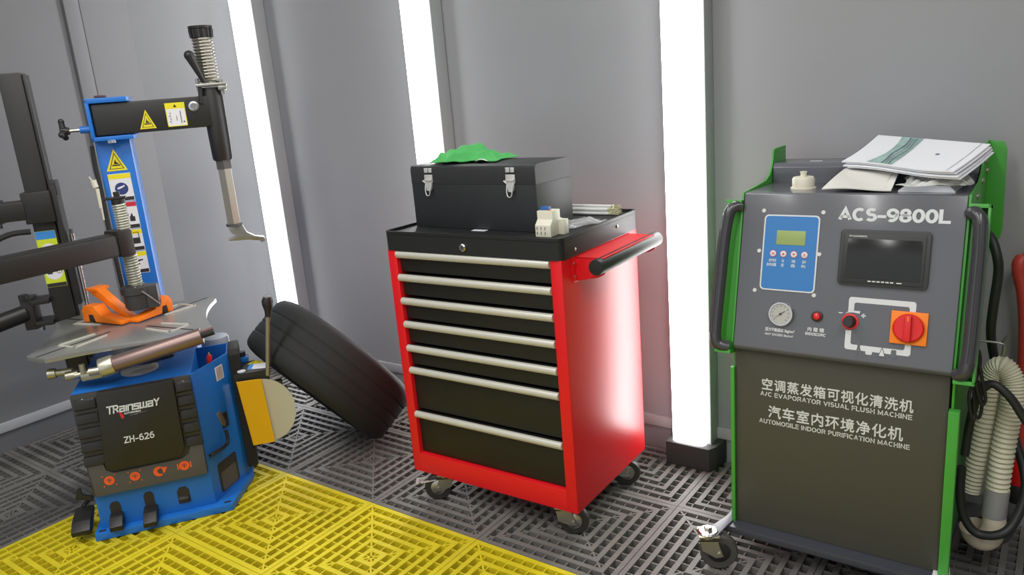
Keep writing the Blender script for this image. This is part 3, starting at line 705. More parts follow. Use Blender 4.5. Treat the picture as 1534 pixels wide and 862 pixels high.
# brochures and bags on top
def brochure(corners, label, printed):
    O_ = Vector(corners[0])
    t = thing('brochure', label, 'brochure', mp(*O_), 0, 'brochures on the grey machine')
    FL_, FR_, BR_, BL_ = [Vector(c)-O_ for c in corners]
    def S(u, v, off=0):
        p = FL_*(1-u)*(1-v)+FR_*u*(1-v)+BR_*u*v+BL_*(1-u)*v
        return p+Vector((0, 0, off-.006*math.sin(math.pi*v)*(1-.6*u)+.0035*math.sin(6*u)*(1-v)))
    b = MB(); b.grid(lambda u, v: S(u, v), 20, 14, .0035); pg_ = b.build('pages', PAPER, t)
    b = MB(); b.grid(lambda u, v: S(.04+.975*u, .015+.97*v, -.0045), 16, 12, .002); b.build('back_pages', PAPER, t)
    if printed:
        b = MB(); b.grid(lambda s, v: S(.24+.24*s-.03*v+.06*math.sin(2.6*v)*(1-s), .01+.98*v, .0042), 10, 14); b.build('picture_print', PAPG, t)
        b = MB()
        for s0, w0 in ((.36, .022), (.40, .010), (.43, .014)): b.grid(lambda s, v: S(s0+w0*s-.03*v+.012*math.sin(9*v+s0*20), .03+v*.94, .0048), 2, 14)
        b.grid(lambda s, v: S(.935+.004*s, .01+.98*v, .0048), 1, 12)
        b.grid(lambda s, v: S(.69+.03*s, .52+.05*v, .0048), 1, 1)
        b.build('ink_lines', PAPD, t)
    return t
# ------------------------------------------------------------------ packets under the brochures
b = MB()
b.grid(lambda u, v: Vector((.17*u+.02*v*(1-u)-.01*v*u, .20*v, .002+.031*min(1, v*1.1)*(1-.12*math.sin(3*u))+.003*math.sin(5*u+3*v))), 20, 14, .003)
b.prism([(.022, .02), (.15, .02), (.15, .18), (.022, .18)], .0005, .004)
b.prism([(.02, .0005), (.19, .0005), (.19, .030), (.13, .026)], .03, .148, 'yz')
bo = b.build('paper_packet', mat('packet_paper', (226, 224, 216), .55, bump=.2, scale=30)); bo.location = mp(.205, .115, 1.1245); tag(bo, 'flat off-white paper packet beneath the brochures, left of the milky bag', 'packet')
b = MB(); b.grid(film(9, .155, .17, .034), 44, 34)
bo = b.build('plastic_bag', BAGW, None, 80); bo.location = mp(.383, .115, 1.1335); bo.rotation_euler = (0, 0, R(-4)); tag(bo, 'milky crumpled plastic bag beneath the brochures, right of the packet', 'plastic bag')
b = MB()
for k in range(5): b.box(.0+.004*k, .13-.003*k, .0, .10, .0032*k, .0032*k+.0034)
bo = b.build('leaflet_stack', PAPER); bo.location = mp(.388, .135, 1.1165); bo.rotation_euler = (0, 0, R(-3)); tag(bo, 'small stack of pale leaflets lying under the milky bag', 'leaflets')
brochure(((.216, .297, 1.163), (.528, .07, 1.162), (.580, .275, 1.203), (.276, .485, 1.215)), 'white brochure at the bottom of the pile on the grey machine', False)
brochure(((.212, .300, 1.174), (.518, .075, 1.174), (.574, .275, 1.216), (.270, .490, 1.229)), 'open white brochure with a green picture strip on top of the pile', True)

# red handle hung on the back wall
rh = thing('red_handle', 'red steel handle with black rubber end hanging on the wall at the far right', 'handle', (-.07, YB, 0))
b = MB(); b.tube([(-.020, -.075, .875), (-.026, -.085, .86), (-.022, -.085, .83), (-.008, -.085, .77), (.004, -.085, .66), (.012, -.085, .46), (.018, -.085, .26)], .019, 14, 6)
b.tube([(-.020, -.072, .876), (-.010, -.03, .885), (-.008, 0, .885)], .009, 10, 4)
b.build('tube', REDH, rh)
MB().cyl((.0165, -.085, .30), (.0195, -.085, .185), .027, n=20, bev=.004).build('sleeve', REDP, rh)
MB().lathe([(.026, 0), (.031, -.012), (.031, -.05), (.022, -.064), (0, -.066)], (.0195, -.085, .19), n=20).build('rubber_foot', RUB, rh)
MB().box(-.0, .04, -.07, 0, .30, .31, .002).build('wall_bracket', STEEL, rh)

# ------------------------------------------------------------------ tyre leaning behind the changer
AX = Vector((math.cos(R(39.3))*math.cos(R(72.55)), math.cos(R(39.3))*math.sin(R(72.55)), math.sin(R(39.3))))
TR, TWD = .356, .262
prof = [(.60, -.42), (.62, -.47), (.70, -.495), (.82, -.50), (.90, -.485), (.955, -.45), (.985, -.40), (1.0, -.33)]
for gx in (-.2, -.02, .18):
    prof += [(1.006, gx-.03), (1.005, gx-.02), (.999, gx-.014), (.999, gx+.014), (1.005, gx+.02), (1.006, gx+.03)]
prof += [(1.0, .33), (.985, .40), (.955, .45), (.90, .485), (.82, .50), (.70, .495), (.62, .47), (.60, .42), (.63, .36), (.78, .36), (.90, .30), (.93, 0), (.90, -.30), (.78, -.36), (.63, -.36)]
b = MB(); b.lathe([(r_*TR, z_*TWD) for r_, z_ in prof], (0, 0, 0), AX, 96, True)
ty = b.build('tyre', TYRE, None, 40); ty.location = (-2.538, 2.020, .338)
tag(ty, 'worn black car tyre leaning on its edge behind the tyre changer', 'tyre')

# ------------------------------------------------------------------ tyre changer (local x along its front, y backwards)
tc = thing('tyre_changer', 'blue and black tyre changing machine with turntable, swing arm and side press arm', 'tyre changer', (-2.745, 1.065, 0), R(55))
BZ = .55
# blue body with an open tool pocket on its splayed right front
b = MB()
b.prism([(0, 0), (.392, 0), (.392, .72), (0, .72)], .03, BZ, bev=.003)
b.prism([(.392, 0), (.515, .19), (.515, .335), (.392, .335)], .16, .42)
b.prism([(.392, -.001), (.5155, .19), (.509, .194), (.388, .006)], .03, BZ, bev=.0008)
b.prism([(.509, .19), (.5155, .19), (.5155, .336), (.509, .336)], .03, BZ)
b.prism([(.392, .33), (.5155, .33), (.5155, .337), (.392, .337)], .03, BZ)
b.build('cabinet_body', CBLUE, tc)
b = MB(); b.prism([(-.02, -.034), (.452, -.034), (.462, .0), (.53, .20), (.53, .73), (-.02, .73)], .001, .030, bev=.004); b.build('base_flange', CBLUE, tc)
b = MB(); b.prism([(.395, .012), (.505, .195), (.505, .33), (.395, .33)], .421, .424); b.build('pocket_floor', SBLK, tc)
for x, y in ((.004, -.016), (.434, -.014)):
    MB().prism(rrect(x-.012, x+.012, y-.006, y+.006, .004), .0302, .0312).build('bolt_slot', SBLK, tc)
MB().prism(rrect(.0, .36, .695, .72, .002), .30, .31).build('rear_plate', CBLUE, tc)
# skirt openings and pedals
def arch(x, w, z0, z1): return [(x-w/2, z0), (x+w/2, z0), (x+w/2, z1-w*.35), (x+w*.25, z1), (x-w*.25, z1), (x-w/2, z1-w*.35)]
for x, w_, z0, z1 in ((.058, .036, .045, .125), (.172, .034, .05, .135), (.288, .042, .06, .125)):
    MB().prism(arch(x, w_, z0, z1), -.0015, .01, 'xz').build('pedal_slot', SBLK, tc)
CHF = frame((.392, -.001, 0), (.123, .191, 0), (0, 0, 1))     # chamfer face: x along it, y up, z outward
b = MB(); b.T = CHF; b.prism(rrect(.045, .165, .045, .165, .012), 0, .0015); b.build('side_opening', SBLK, tc)
b = MB(); b.T = CHF; b.prism(rrect(.055, .150, .05, .125, .01), .001, .004); b.build('side_opening_shade', PLASTG, tc)
def pedal(x, y, z, sz):
    b = MB(); b.prism([(y-.055, z-.022), (y-.060, z-.002), (y-.020, z+.020), (y+.07, z+.032), (y+.07, z+.016), (y-.012, z-.022)], x-sz/2, x+sz/2, 'yz', .003)
    return b.build('pedal', CBLK, tc)
pedal(-.062, .03, .055, .062); pedal(.058, -.002, .058, .044); pedal(.172, -.022, .054, .046); pedal(.288, .045, .085, .036)
MB().tube([(-.062, .07, .10), (-.03, .10, .12), (.0, .12, .13)], .008, 8).build('pedal_link', CBLK, tc)
b = MB(); b.prism([(-.075, .14), (-.02, .125), (-.02, .14), (-.05, .155), (-.05, .18), (-.06, .18)], .05, .06, 'xz'); b.build('side_bracket', CBLK, tc)
# black plastic front cover: ribbed cheeks, proud centre panel, grey foot with icons
b = MB(); b.box(.002, .388, -.022, .0, .168, .553, .004)
fc = b.build('front_cover', PLAST, tc)
for x0, x1 in ((.001, .078), (.336, .392)):
    b = MB()
    for k in range(5):
        z0, z1 = .285+.053*k, .285+.053*k+.043
        b.prism([(-.020, z0), (-.036, z0+.008), (-.030, z1-.006), (-.020, z1)], x0+(.002*k if x0 < .1 else 0), x1, 'yz', .002)
    b.build('cover_ribs', CBLK, fc)
b = MB(); b.prism([(.088, .556), (.335, .556), (.330, .30), (.322, .275), (.308, .262), (.088, .262), (.074, .270), (.066, .29)], -.045, -.01, 'xz', .006); cpnl = b.build('cover_panel', CBLK, fc)
b = MB(); b.prism([(.012, .168), (.386, .168), (.388, .29), (.345, .29), (.336, .262), (.312, .248), (.083, .248), (.062, .262), (.058, .29), (.006, .29)], -.028, -.008, 'xz', .003); b.build('cover_foot', PLASTG, fc)
FM = frame((0, -.0452, 0), (1, 0, 0), (0, 0, 1))
b = MB(); b.T = FM
stroke_text(b, 'TRainsway'.replace('y', 'Y'), .107, .279, .473, .503, .21, .14, .001, .15); b.build('cover_lettering', PRINT, fc); b = MB(); b.T = FM; stroke_text(b, 'ZH-626', .141, .241, .356, .381, .19, .22, .001, .08); b.build('cover_lettering', PRINT, fc); b = MB(); b.T = FM
text_mb(b, 'AUTOMOBILE', .160, .215, .4625, .469, .03, .001, shear=.1); text_mb(b, 'SERVICE EQUIPMENT', .178, .235, .456, .461, .03, .001, shear=.1)
b.build('cover_lettering', PRINT, fc)
b = MB(); b.T = FM; b.prism([(.146, .474), (.152, .474), (.160, .456), (.155, .447), (.150, .452)], 0, .001); b.build('logo_tail', SRED, fc)
FI = frame((0, -.0282, 0), (1, 0, 0), (0, 0, 1))
for k, (x, z) in enumerate(((.065, .222), (.148, .218), (.231, .217), (.314, .219))):
    b = MB(); b.T = FI
    if k < 2:
        b.lathe([(.017, 0), (.017, .001), (0, .001)], (x, z, 0), n=24)
        for sx, sy_ in ((1, 1), (1, -1), (-1, 1), (-1, -1)): b.prism([(x+sx*.016, z+sy_*.019), (x+sx*.019, z+sy_*.016), (x+sx*.024, z+sy_*.024)], 0, .001)
    elif k == 2:
        pts = [(x-.003+.019*math.cos(R(a)), z+.019*math.sin(R(a))) for a in range(60, 301, 15)]+[(x+.003+.011*math.cos(R(a)), z+.011*math.sin(R(a))) for a in range(285, 74, -15)]
        b.prism(pts, 0, .001); b.prism([(x+.006, z+.014), (x+.027, z+.012), (x+.012, z-.012)], 0, .001)
    else:
        b.lathe([(.018, 0), (.018, .001), (0, .001)], (x, z, 0), n=24)
        for s in (-1, 1): b.prism([(x+s*.020, z-.013), (x+s*.024, z-.011), (x+s*.024, z+.011), (x+s*.020, z+.013)], 0, .001)
    ic = b.build('pedal_icon', ICON, fc)
    b = MB(); b.T = FI; b.box(x-.009, x+.009, z-.0012, z+.0012, .0008, .0016); b.box(x-.0012, x+.0012, z-.009, z+.009, .0008, .0016); b.box(x-.009, x+.009, z+.005, z+.0062, .0008, .0016)
    b.build('icon_lines', PLASTG, ic)
for x, z in ((.04, .535), (.366, .535)): MB().lathe([(.005, 0), (.005, .002), (0, .003)], (x, -.0225, z), (0, -1, 0), 12).build('screw', CHR, fc)
# right face: blank label, hose hook, slot
b = MB(); b.T = CHF; b.box(.135, .182, .468, .523, 0, .001); b.build('blank_label', SWHT, tc)
b = MB(); b.T = CHF; b.box(.137+.004, .178, .472, .519, .0009, .0014); b.build('label_field', mat('label_grey', (176, 172, 172), .6, var=.1, scale=300), tc)
b = MB(); b.T = CHF; b.prism(rrect(.118, .158, .278, .338, .006), 0, .0015); b.build('tool_slot', SBLK, tc)
b = MB(); b.T = CHF; b.prism([(.095, .352), (.118, .356), (.140, .30), (.128, .285), (.112, .30)], .001, .004, bev=.0008); b.build('slot_flap', ZINC, tc)
b = MB(); b.T = CHF; b.tube([(.0, .228, .014), (.07, .222, .016), (.105, .226, .016), (.115, .245, .016), (.115, .275, .014)], .0065, 10); b.build('hose_hook', CBLK, tc)
# black rubber bumper on the right side
b = MB(); b.prism([(.185, .06), (.34, .05), (.34, .53), (.32, .56), (.20, .56), (.185, .54)], .516, .556, 'yz', .005); b.build('bumper_pad', RUB, tc)
MB().cyl((.462, .44, .10), (.462, .44, .56), .055, n=28, bev=.012).build('air_tank', mat('tank_grey', (176, 182, 190), .35), tc)
MB().box(.385, .45, .42, .47, .15, .20, .003).build('tank_bracket', CBLUE, tc)
# turntable
TCX, TCY, TZ = .185, .305, .692
def star():
    out = []
    for k in range(4):
        a = R(45+90*k); d = Vector((math.cos(a), math.sin(a))); n = Vector((-d.y, d.x)); t = .38; h = .05
        c = Vector((TCX, TCY))
        P0, P1 = c+d*t-n*h, c+d*t+n*h
        if k: pass
        out += [tuple(P0), tuple(P1)]
        a2 = a+R(90); d2 = Vector((math.cos(a2), math.sin(a2))); n2 = Vector((-d2.y, d2.x)); Q = c+d2*t-n2*h
        mid = (P1+Q)/2; inn = mid + (c-mid).normalized()*.03
        for s in (.12, .25, .38, .5, .62, .75, .88):
            B = P1*(1-s)**2+2*(inn*2-mid)*s*(1-s)+Q*s*s if False else P1*(1-s)**2+2*(inn+(inn-mid)*1)*s*(1-s)+Q*s*s
            out.append(tuple(B))
    return out
b = MB(); b.prism(star(), TZ-.013, TZ+.004, bev=.001); b.cyl((TCX, TCY, TZ-.04), (TCX, TCY, TZ-.010), .15, n=40); b.cyl((TCX, TCY, BZ), (TCX, TCY, TZ-.03), .085, n=32)
tt = b.build('turntable', PLATE, tc, 25)
def diag(k):
    a = R(45+90*k); return frame((TCX, TCY, TZ+.004), (math.cos(a), math.sin(a), 0), (-math.sin(a), math.cos(a), 0))
for k in range(4):
    b = MB(); b.T = diag(k); b.box(.09, .378, -.005, .005, -.001, .0006); b.build('jaw_slot', SBLK, tt)
    b = MB(); b.T = diag(k)
    for s in (-1, 1): b.prism([(.13, s*.030), (.13, s*.038), (.27, s*.052), (.27, s*.042)], 0, .004)
    b.prism([(.262, -.052), (.27, -.052), (.27, .052), (.262, .052)], 0, .004)
    b.build('jaw_guide', SLED, tt)
    if k in (0, 1):
        sc_ = .9 if k == 1 else .68
        b = MB(); b.T = diag(k)
        b.prism([(.02*sc_, .004), (.02*sc_, .016), (.15*sc_, .034), (.185*sc_, .070), (.25*sc_, .070), (.27*sc_, .05), (.27*sc_, .004), (.235*sc_, .004), (.23*sc_, .034), (.20*sc_, .034), (.19*sc_, .006)], -.024, .024, 'xz', .003)
        jw = b.build('clamp_jaw', JAW, tt)
        b = MB(); b.T = diag(k)
        s = -1
        b.prism([(.035, .012), (.07, .012), (.24, .105), (.25, .125), (.20, .125), (.16, .095)], s*.028 if s > 0 else s*.066, s*.066 if s > 0 else s*.028, 'xz', .003)
        b.prism([(.20, .115), (.255, .115), (.255, .128), (.20, .128)], min(s*.022, s*.085), max(s*.022, s*.085), 'xz', .002)
        if k == 1: b.build('clamp_jaw_wing', JAW, jw)
        else: b.bm.free()
        b = MB(); b.T = diag(k); b.box(.198*sc_, .232*sc_, -.022, .022, .006, .034, .004); b.build('jaw_rubber', RUB, jw)
# cylinder, fittings and seal below the table
b = MB(); b.cyl((.13, .0, .632), (.455, -.012, .690), .029, n=28, bev=.003); cyt = b.build('jaw_cylinder', CYLT, tc)
MB().cyl((.112, .0005, .629), (.158, -.001, .637), .035, n=24, bev=.004).build('cylinder_cap', ZINC, cyt)
MB().cyl((.452, -.012, .690), (.497, -.014, .698), .011, n=14).build('cylinder_rod', RUB, cyt)
b = MB()
b.cyl((.06, .0, .63), (.10, .0, .63), .014, n=14); b.cyl((.01, .02, .62), (.09, .02, .625), .010, n=12); b.cyl((-.02, .03, .62), (.02, .03, .62), .016, n=14); b.cyl((.04, .01, .60), (.04, .01, .66), .010, n=12)
b.box(.03, .11, .0, .05, .60, .625, .004); b.cyl((-.06, .06, .63), (.0, .05, .63), .012, n=12); b.cyl((-.08, .06, .63), (-.055, .06, .63), .018, n=14)
for v in b.bm.verts: v.co += Vector((.01, .02, -.012))
b.build('air_fitting', ZINC, tc)
MB().tube([(.19, .055, .615), (.24, .09, .60), (.30, .10, .602), (.33, .125, .60)], .009, 10).build('air_hose', RUB, tc)
MB().cyl((.315, .115, .60), (.34, .13, .603), .008, n=10).build('air_valve', CHR, tc)
MB().lathe([(.065, 0), (.065, .008), (.055, .014), (.02, .016), (0, .016)], (.205, .165, BZ), n=32).build('seal_disc', mat('seal_pale', (178, 178, 172), .5), tc)
# blue column, yoke, swing arm
b = MB(); b.box(.138, .268, .65, .79, .30, 1.40, .005); b.box(.10, .31, .62, .80, .548, .562, .003)
colu = b.build('column', CBLUE, tc)
b = MB(); b.box(.138, .292, .60, .79, 1.532, 1.552, .004); b.box(.138, .152, .60, .79, 1.385, 1.55, .004); b.box(.138, .292, .60, .79, 1.385, 1.402, .004); b.box(.138, .292, .765, .79, 1.385, 1.55, .003)
b.cyl((.10, .635, 1.435), (.142, .635, 1.435), .014, n=14)
yk = b.build('arm_yoke', CBLUE, tc)
MB().box(.175, .215, .62, .66, 1.553, 1.562, .002).build('yoke_pad', mat('brown_pad', (84, 56, 60), .6), yk)
MB().cyl((.21, .60, 1.375), (.21, .60, 1.386), .017, n=6).build('pivot_bolt', CHR, yk)
b = MB(); b.box(.155, .60, .615, .70, 1.405, 1.530, .008); arm = b.build('swing_arm', CBLK, tc)
MB().cyl((.058, .635, 1.435), (.105, .635, 1.435), .007, n=10).build('knob_rod', CHR, tc)
b = MB(); b.cyl((.035, .635, 1.435), (.062, .635, 1.435), .018, .014, n=16)
for k in range(3):
    a = R(80+120*k); b.cyl((.040, .635, 1.435), (.038, .635+.038*math.cos(a), 1.435+.038*math.sin(a)), .013, .010, n=10); b.sph((.038, .635+.038*math.cos(a), 1.435+.038*math.sin(a)), .012, n=6)
b.build('star_knob', CBLK, tc)
AF = frame((0, .6148, 0), (1, 0, 0), (0, 0, 1))
def tri(mb, x, z, w_, h, z0, z1): mb.prism([(x-w_/2, z), (x+w_/2, z), (x, z+h)], z0, z1)
def warn(parent, F, x, z, w_, h, name='warning_sticker'):
    b = MB(); b.T = F; tri(b, x, z, w_, h, 0, .0008); st = b.build(name, SYEL, parent)
    b = MB(); b.T = F; i_ = w_*.09
    P = [(x-w_/2+i_*1.6, z+i_), (x+w_/2-i_*1.6, z+i_), (x, z+h-i_*2.1)]; Q = [(x-w_/2+i_*2.2, z+i_*1.35), (x+w_/2-i_*2.2, z+i_*1.35), (x, z+h-i_*3)]
    for k in range(3): b.prism([P[k], P[(k+1) % 3], Q[(k+1) % 3], Q[k]], .0007, .0012)
    b.box(x-w_*.2, x+w_*.2, z+h*.22, z+h*.28, .0007, .0012); b.prism([(x-w_*.1, z+h*.3), (x+w_*.16, z+h*.3), (x+w_*.02, z+h*.42), (x-.0, z+h*.55), (x-w_*.06, z+h*.42)], .0007, .0012)
    b.build('warning_mark', SBLK, st); return st
warn(arm, AF, .350, 1.418, .062, .075)
b = MB(); b.T = AF; b.box(.425, .500, 1.418, 1.512, 0, .0008); st = b.build('instruction_sticker', SWHT, arm)
b = MB(); b.T = AF; b.box(.425, .500, 1.488, 1.512, .0007, .0012); b.box(.425, .428, 1.418, 1.49, .0007, .0012); b.box(.497, .500, 1.418, 1.49, .0007, .0012); b.box(.425, .500, 1.418, 1.421, .0007, .0012); b.build('sticker_header', SYEL, st)
b = MB(); b.T = AF; tri(b, .4625, 1.494, .014, .012, .0012, .0016); b.box(.440, .441, 1.43, 1.478, .0007, .0012); b.box(.478, .4805, 1.43, 1.478, .0007, .0012)
for k in range(4): b.box(.434+.004*(k % 2), .438+.004*(k % 2), 1.436+.011*k, 1.439+.011*k, .0007, .0012)
b.box(.462, .464, 1.44, 1.46, .0007, .0012); b.prism([(.485, 1.432), (.493, 1.432), (.489, 1.44)], .0007, .0012); b.build('sticker_print', SBLK, st)
MB().lathe([(.020, 0), (.020, .006), (.013, .007), (.012, .003)], (.535, .6148, 1.492), (0, -1, 0), 20).build('arm_bolt', CHR, arm)
# hex post: housing, clamp, spring, cap, rod, mounting head
HX, HY = .61, .655
b = MB(); b.lathe([(.036, 0), (.040, .008), (.042, .10), (.043, .27), (.039, .285), (.039, .30), (0, .30)], (HX, HY, 1.262), n=24); b.box(HX-.03, HX-.0, HY-.035, HY+.03, 1.405, 1.53, .004); b.build('post_housing', CBLK, tc)
b = MB(); b.box(HX-.055, HX+.065, HY-.05, HY+.05, 1.566, 1.578, .003); b.cyl((HX-.045, HY-.03, 1.55), (HX-.045, HY-.03, 1.60), .008, n=10); b.box(HX+.03, HX+.062, HY-.045, HY+.03, 1.548, 1.566, .003); b.cyl((HX+.045, HY-.03, 1.53), (HX+.045, HY-.03, 1.59), .008, n=10); b.build('clamp_plate', STEEL, tc)
MB().cyl((HX-.045, HY-.045, 1.50), (HX-.040, HY-.035, 1.565), .008, n=8).build('clamp_pin', RUB, tc)
b = MB(); b.tube([(HX-.020, HY-.05, 1.585), (HX-.04, HY-.055, 1.64), (HX-.058, HY-.057, 1.69)], lambda t: .008+.012*t, 10, 4); b.sph((HX-.058, HY-.057, 1.69), .020, n=8); b.build('lock_lever', CBLK, tc)
b = MB(); b.cyl((HX, HY, 1.575), (HX, HY, 1.775), .0315, n=6)
b.build('hex_rod_upper', HEXR, tc)
b = MB(); NT = 14
b.tube([(HX+.037*math.cos(2*math.pi*t/10), HY+.037*math.sin(2*math.pi*t/10), 1.582+.175*t/(10*NT)) for t in range(10*NT+1)], .0046, 6, smooth=False); b.build('post_spring', HEXR, tc)
b = MB(); b.lathe([(.038, 0), (.041, .01), (.043, .035), (.047, .038), (.048, .048), (0, .050)], (HX, HY, 1.757), n=28)
for k in range(14): b.cyl((HX+.041*math.cos(k*.4488), HY+.041*math.sin(k*.4488), 1.760), (HX+.044*math.cos(k*.4488), HY+.044*math.sin(k*.4488), 1.793), .005, n=6)
b.build('post_cap', CBLK, tc)
b = MB(); b.cyl((HX, HY, .985), (HX, HY, 1.27), .030, n=6); b.build('hex_rod', HEXR, tc)
b = MB(); b.cyl((HX, HY, 1.225), (HX, HY, 1.262), .034, n=6); b.build('hex_collar', PLASTG, tc); MB().cyl((HX, HY, .978), (HX, HY, .988), .034, n=20).build('hex_collar', PLASTG, tc)
b = MB(); b.prism([(-.028, .978), (.034, .978), (.045, .945), (.075, .925), (.11, .915), (.112, .900), (.075, .903), (.045, .912), (.01, .912), (-.032, .915), (-.034, .925), (0, .935), (-.02, .95)], -.014, .014, 'xz', .003)
b.lathe([(.012, -.02), (.012, .02)], (.105, 0, .905), (0, 1, 0), 12)
for v in b.bm.verts: v.co += Vector((HX, HY, 0))
b.build('mounting_head', STEEL, tc)
# stickers down the column
CF = frame((0, .6498, 0), (1, 0, 0), (0, 0, 1))
warn(colu, CF, .200, 1.262, .078, .088)
def sticker(z0, z1, head, foot, pict):
    b = MB(); b.T = CF; b.box(.160, .244, z0, z1, 0, .0008); st = b.build('safety_sticker', SWHT, colu)
    b = MB(); b.T = CF; b.box(.1605, .2435, z1-.021, z1-.002, .0007, .0012); b.build('sticker_header', head, st)
    b = MB(); b.T = CF; b.box(.162, .242, z0+.002, z0+.017, .0007, .0012)
    if pict == 1:
        b.prism([(.178, z0+.03), (.184, z0+.03), (.190, z0+.05), (.198, z0+.03), (.203, z0+.03), (.196, z0+.062), (.206, z0+.055), (.208, z0+.06), (.196, z0+.074), (.188, z0+.074), (.180, z0+.058)], .0007, .0012); b.lathe([(.006, .0007), (.006, .0012), (0, .0012)], (.194, z0+.082, 0), n=10)
        b.box(.210, .230, z0+.03, z0+.05, .0007, .0012); b.prism([(.212, z0+.05), (.220, z0+.066), (.224, z0+.05)], .0007, .0012)
    if pict == 2:
        b.box(.205, .232, z0+.03, z0+.055, .0007, .0012); b.box(.228, .231, z0+.055, z0+.078, .0007, .0012); b.box(.208, .231, z0+.076, z0+.079, .0007, .0012); b.prism([(.178, z0+.05), (.196, z0+.056), (.188, z0+.07), (.182, z0+.07)], .0007, .0012)
    if pict == 3:
        b.prism([(.176, z0+.055), (.206, z0+.035), (.214, z0+.04), (.188, z0+.065)], .0007, .0012); b.prism([(.206, z0+.05), (.228, z0+.055), (.226, z0+.06), (.206, z0+.058)], .0007, .0012); b.lathe([(.006, .0007), (.006, .0012), (0, .0012)], (.200, z0+.066, 0), n=10)
    b.build('sticker_print', SBLK, st)
    if pict == 0:
        b = MB(); b.T = CF; b.lathe([(.025, .0007), (.025, .0012), (0, .0012)], (.202, z0+.052, 0), n=28); c_ = b.build('goggles_disc', SBLU, st)
        b = MB(); b.T = CF; b.prism([(.188, z0+.05), (.200, z0+.053), (.214, z0+.06), (.216, z0+.066), (.196, z0+.060), (.186, z0+.056)], .0011, .0015); b.build('goggles_mark', SWHT, c_)
sticker(1.136, 1.250, SYEL, 0, 0); sticker(1.020, 1.133, SRED, 0, 1); sticker(.925, 1.017, SYEL, 0, 2); sticker(.828, .922, SYEL, 0, 3)
# thin bracket and cable on the column's left edge
MB().tube([(.128, .64, 1.37), (.124, .635, 1.28), (.128, .635, 1.20), (.126, .63, 1.05), (.128, .63, .90), (.130, .63, .76)], .008, 8).build('air_line', RUB, tc)
b = MB(); b.cyl((.116, .632, 1.12), (.116, .632, 1.20), .008, n=10); b.cyl((.112, .632, 1.205), (.108, .632, 1.235), .012, n=10); b.tube([(.105, .632, 1.23), (.095, .632, 1.25)], .003, 6); b.cyl((.118, .632, 1.07), (.118, .632, 1.12), .006, n=10); b.build('air_regulator', CREAM, tc)
# assist post at the rear left with carriage and arms
b = MB(); b.box(-.142, -.060, .63, .72, .42, 1.668, .006); b.box(-.06, -.048, .64, .70, .42, 1.66, .003); b.box(-.06, .02, .64, .71, .44, .50, .004)
post = b.build('assist_post', CBLK, tc)
b = MB(); b.box(-.155, -.05, .60, .74, 1.09, 1.215, .006); b.box(-.05, -.030, .615, .70, .74, 1.23, .004); b.box(-.052, -.026, .62, .69, 1.19, 1.25, .006); crg = b.build('carriage', CBLK, tc)
b = MB(); b.box(-.62, -.14, .60, .70, 1.108, 1.182, .006); b.box(-.255, -.24, .595, .705, 1.10, 1.19, .002); b.build('carriage_arm', CBLK, tc)
MB().cyl((-.255, .625, 1.085), (-.255, .625, 1.109), .013, n=8).build('arm_bolt', CHR, tc)
MB().tube([(-.30, .56, .90), (-.31, .57, .97), (-.285, .58, 1.03), (-.22, .60, 1.06), (-.15, .62, 1.06)], .011, 10).build('air_hose', RUB, tc)
b = MB(); b.cyl((-.013, .645, .66), (-.013, .645, 1.03), .0105, n=14); b.cyl((-.013, .645, 1.03), (-.013, .645, 1.05), .007, n=10); b.build('chrome_rod', CHR, tc)
PF = frame((0, .6298, 0), (1, 0, 0), (0, 0, 1))
b = MB(); b.T = PF; b.box(-.141, -.068, .824, 1.055, 0, .0008); st = b.build('instruction_sticker', SLIM, post)
b = MB(); b.T = PF; b.box(-.140, -.069, 1.022, 1.054, .0007, .0012); b.build('sticker_header', SSKY, st)
b = MB(); b.T = PF; b.lathe([(.031, .0007), (.031, .0012), (0, .0012)], (-.104, .885, 0), n=28); b.lathe([(.029, .0007), (.029, .0012), (0, .0012)], (-.104, .975, 0), n=28); b.build('sticker_field', SWHT, st)
b = MB(); b.T = PF; b.box(-.140, -.069, .825, .840, .0007, .0012); b.box(-.128, -.11, .878, .884, .0012, .0016); b.prism([(-.126, .884), (-.112, .884), (-.112, .9), (-.12, .896)], .0012, .0016); b.lathe([(.010, .0012), (.010, .0016), (.008, .0016), (.008, .0012)], (-.085, .888, 0), n=18, closed=True); b.box(-.11, -.095, .887, .889, .0012, .0016); b.build('sticker_print', SBLK, st)
b = MB(); b.box(-.215, -.14, .60, .70, .765, .785, .003); b.box(-.215, -.14, .60, .70, .675, .695, .003); b.box(-.245, -.20, .60, .70, .665, .795, .006); b.cyl((-.225, .60, .795), (-.225, .60, .815), .018, n=10); b.tube([(-.235, .62, .735), (-.40, .55, .70), (-.60, .46, .64)], .035, 14, 4)
b.build('roller_arm', CBLK, tc)
MB().cyl((-.19, .62, .655), (-.19, .62, .678), .009, n=8).build('arm_bolt', CHR, tc)
# press arm over the table
PA = Vector((.214, .342, 0)); PB = Vector((-.42, -.19, 0))
ff = frame((PB.x, PB.y, .965), (PA-PB), Vector((0, 0, 1)))   # x along arm, y up, z sideways
L_ = (PA-PB).length
b = MB(); b.T = ff; b.box(0, L_-.035, 0, .082, -.038, .038, .010); b.box(0, L_-.035, .068, .086, -.026, .026, .004)
b.box(L_-.045, L_+.014, -.004, .096, -.044, .044, .008)
b.cyl((0, -.03, 0), (0, .11, 0), .055, n=24)
pa_ = b.build('press_arm', CBLK, tc)
b = MB(); b.T = ff; b.box(L_+.012, L_+.016, .0, .09, -.04, .04, .001); b.build('end_plate', PLASTG, pa_)
b = MB(); d_ = Vector((-.60, .62, 0))-PB
b.T = frame((PB.x, PB.y, 1.08), d_, Vector((0, 0, 1))); b.box(0, d_.length, 0, .09, -.038, .038, .008); b.build('link_arm', CBLK, tc)
SX, SY = .222, .36
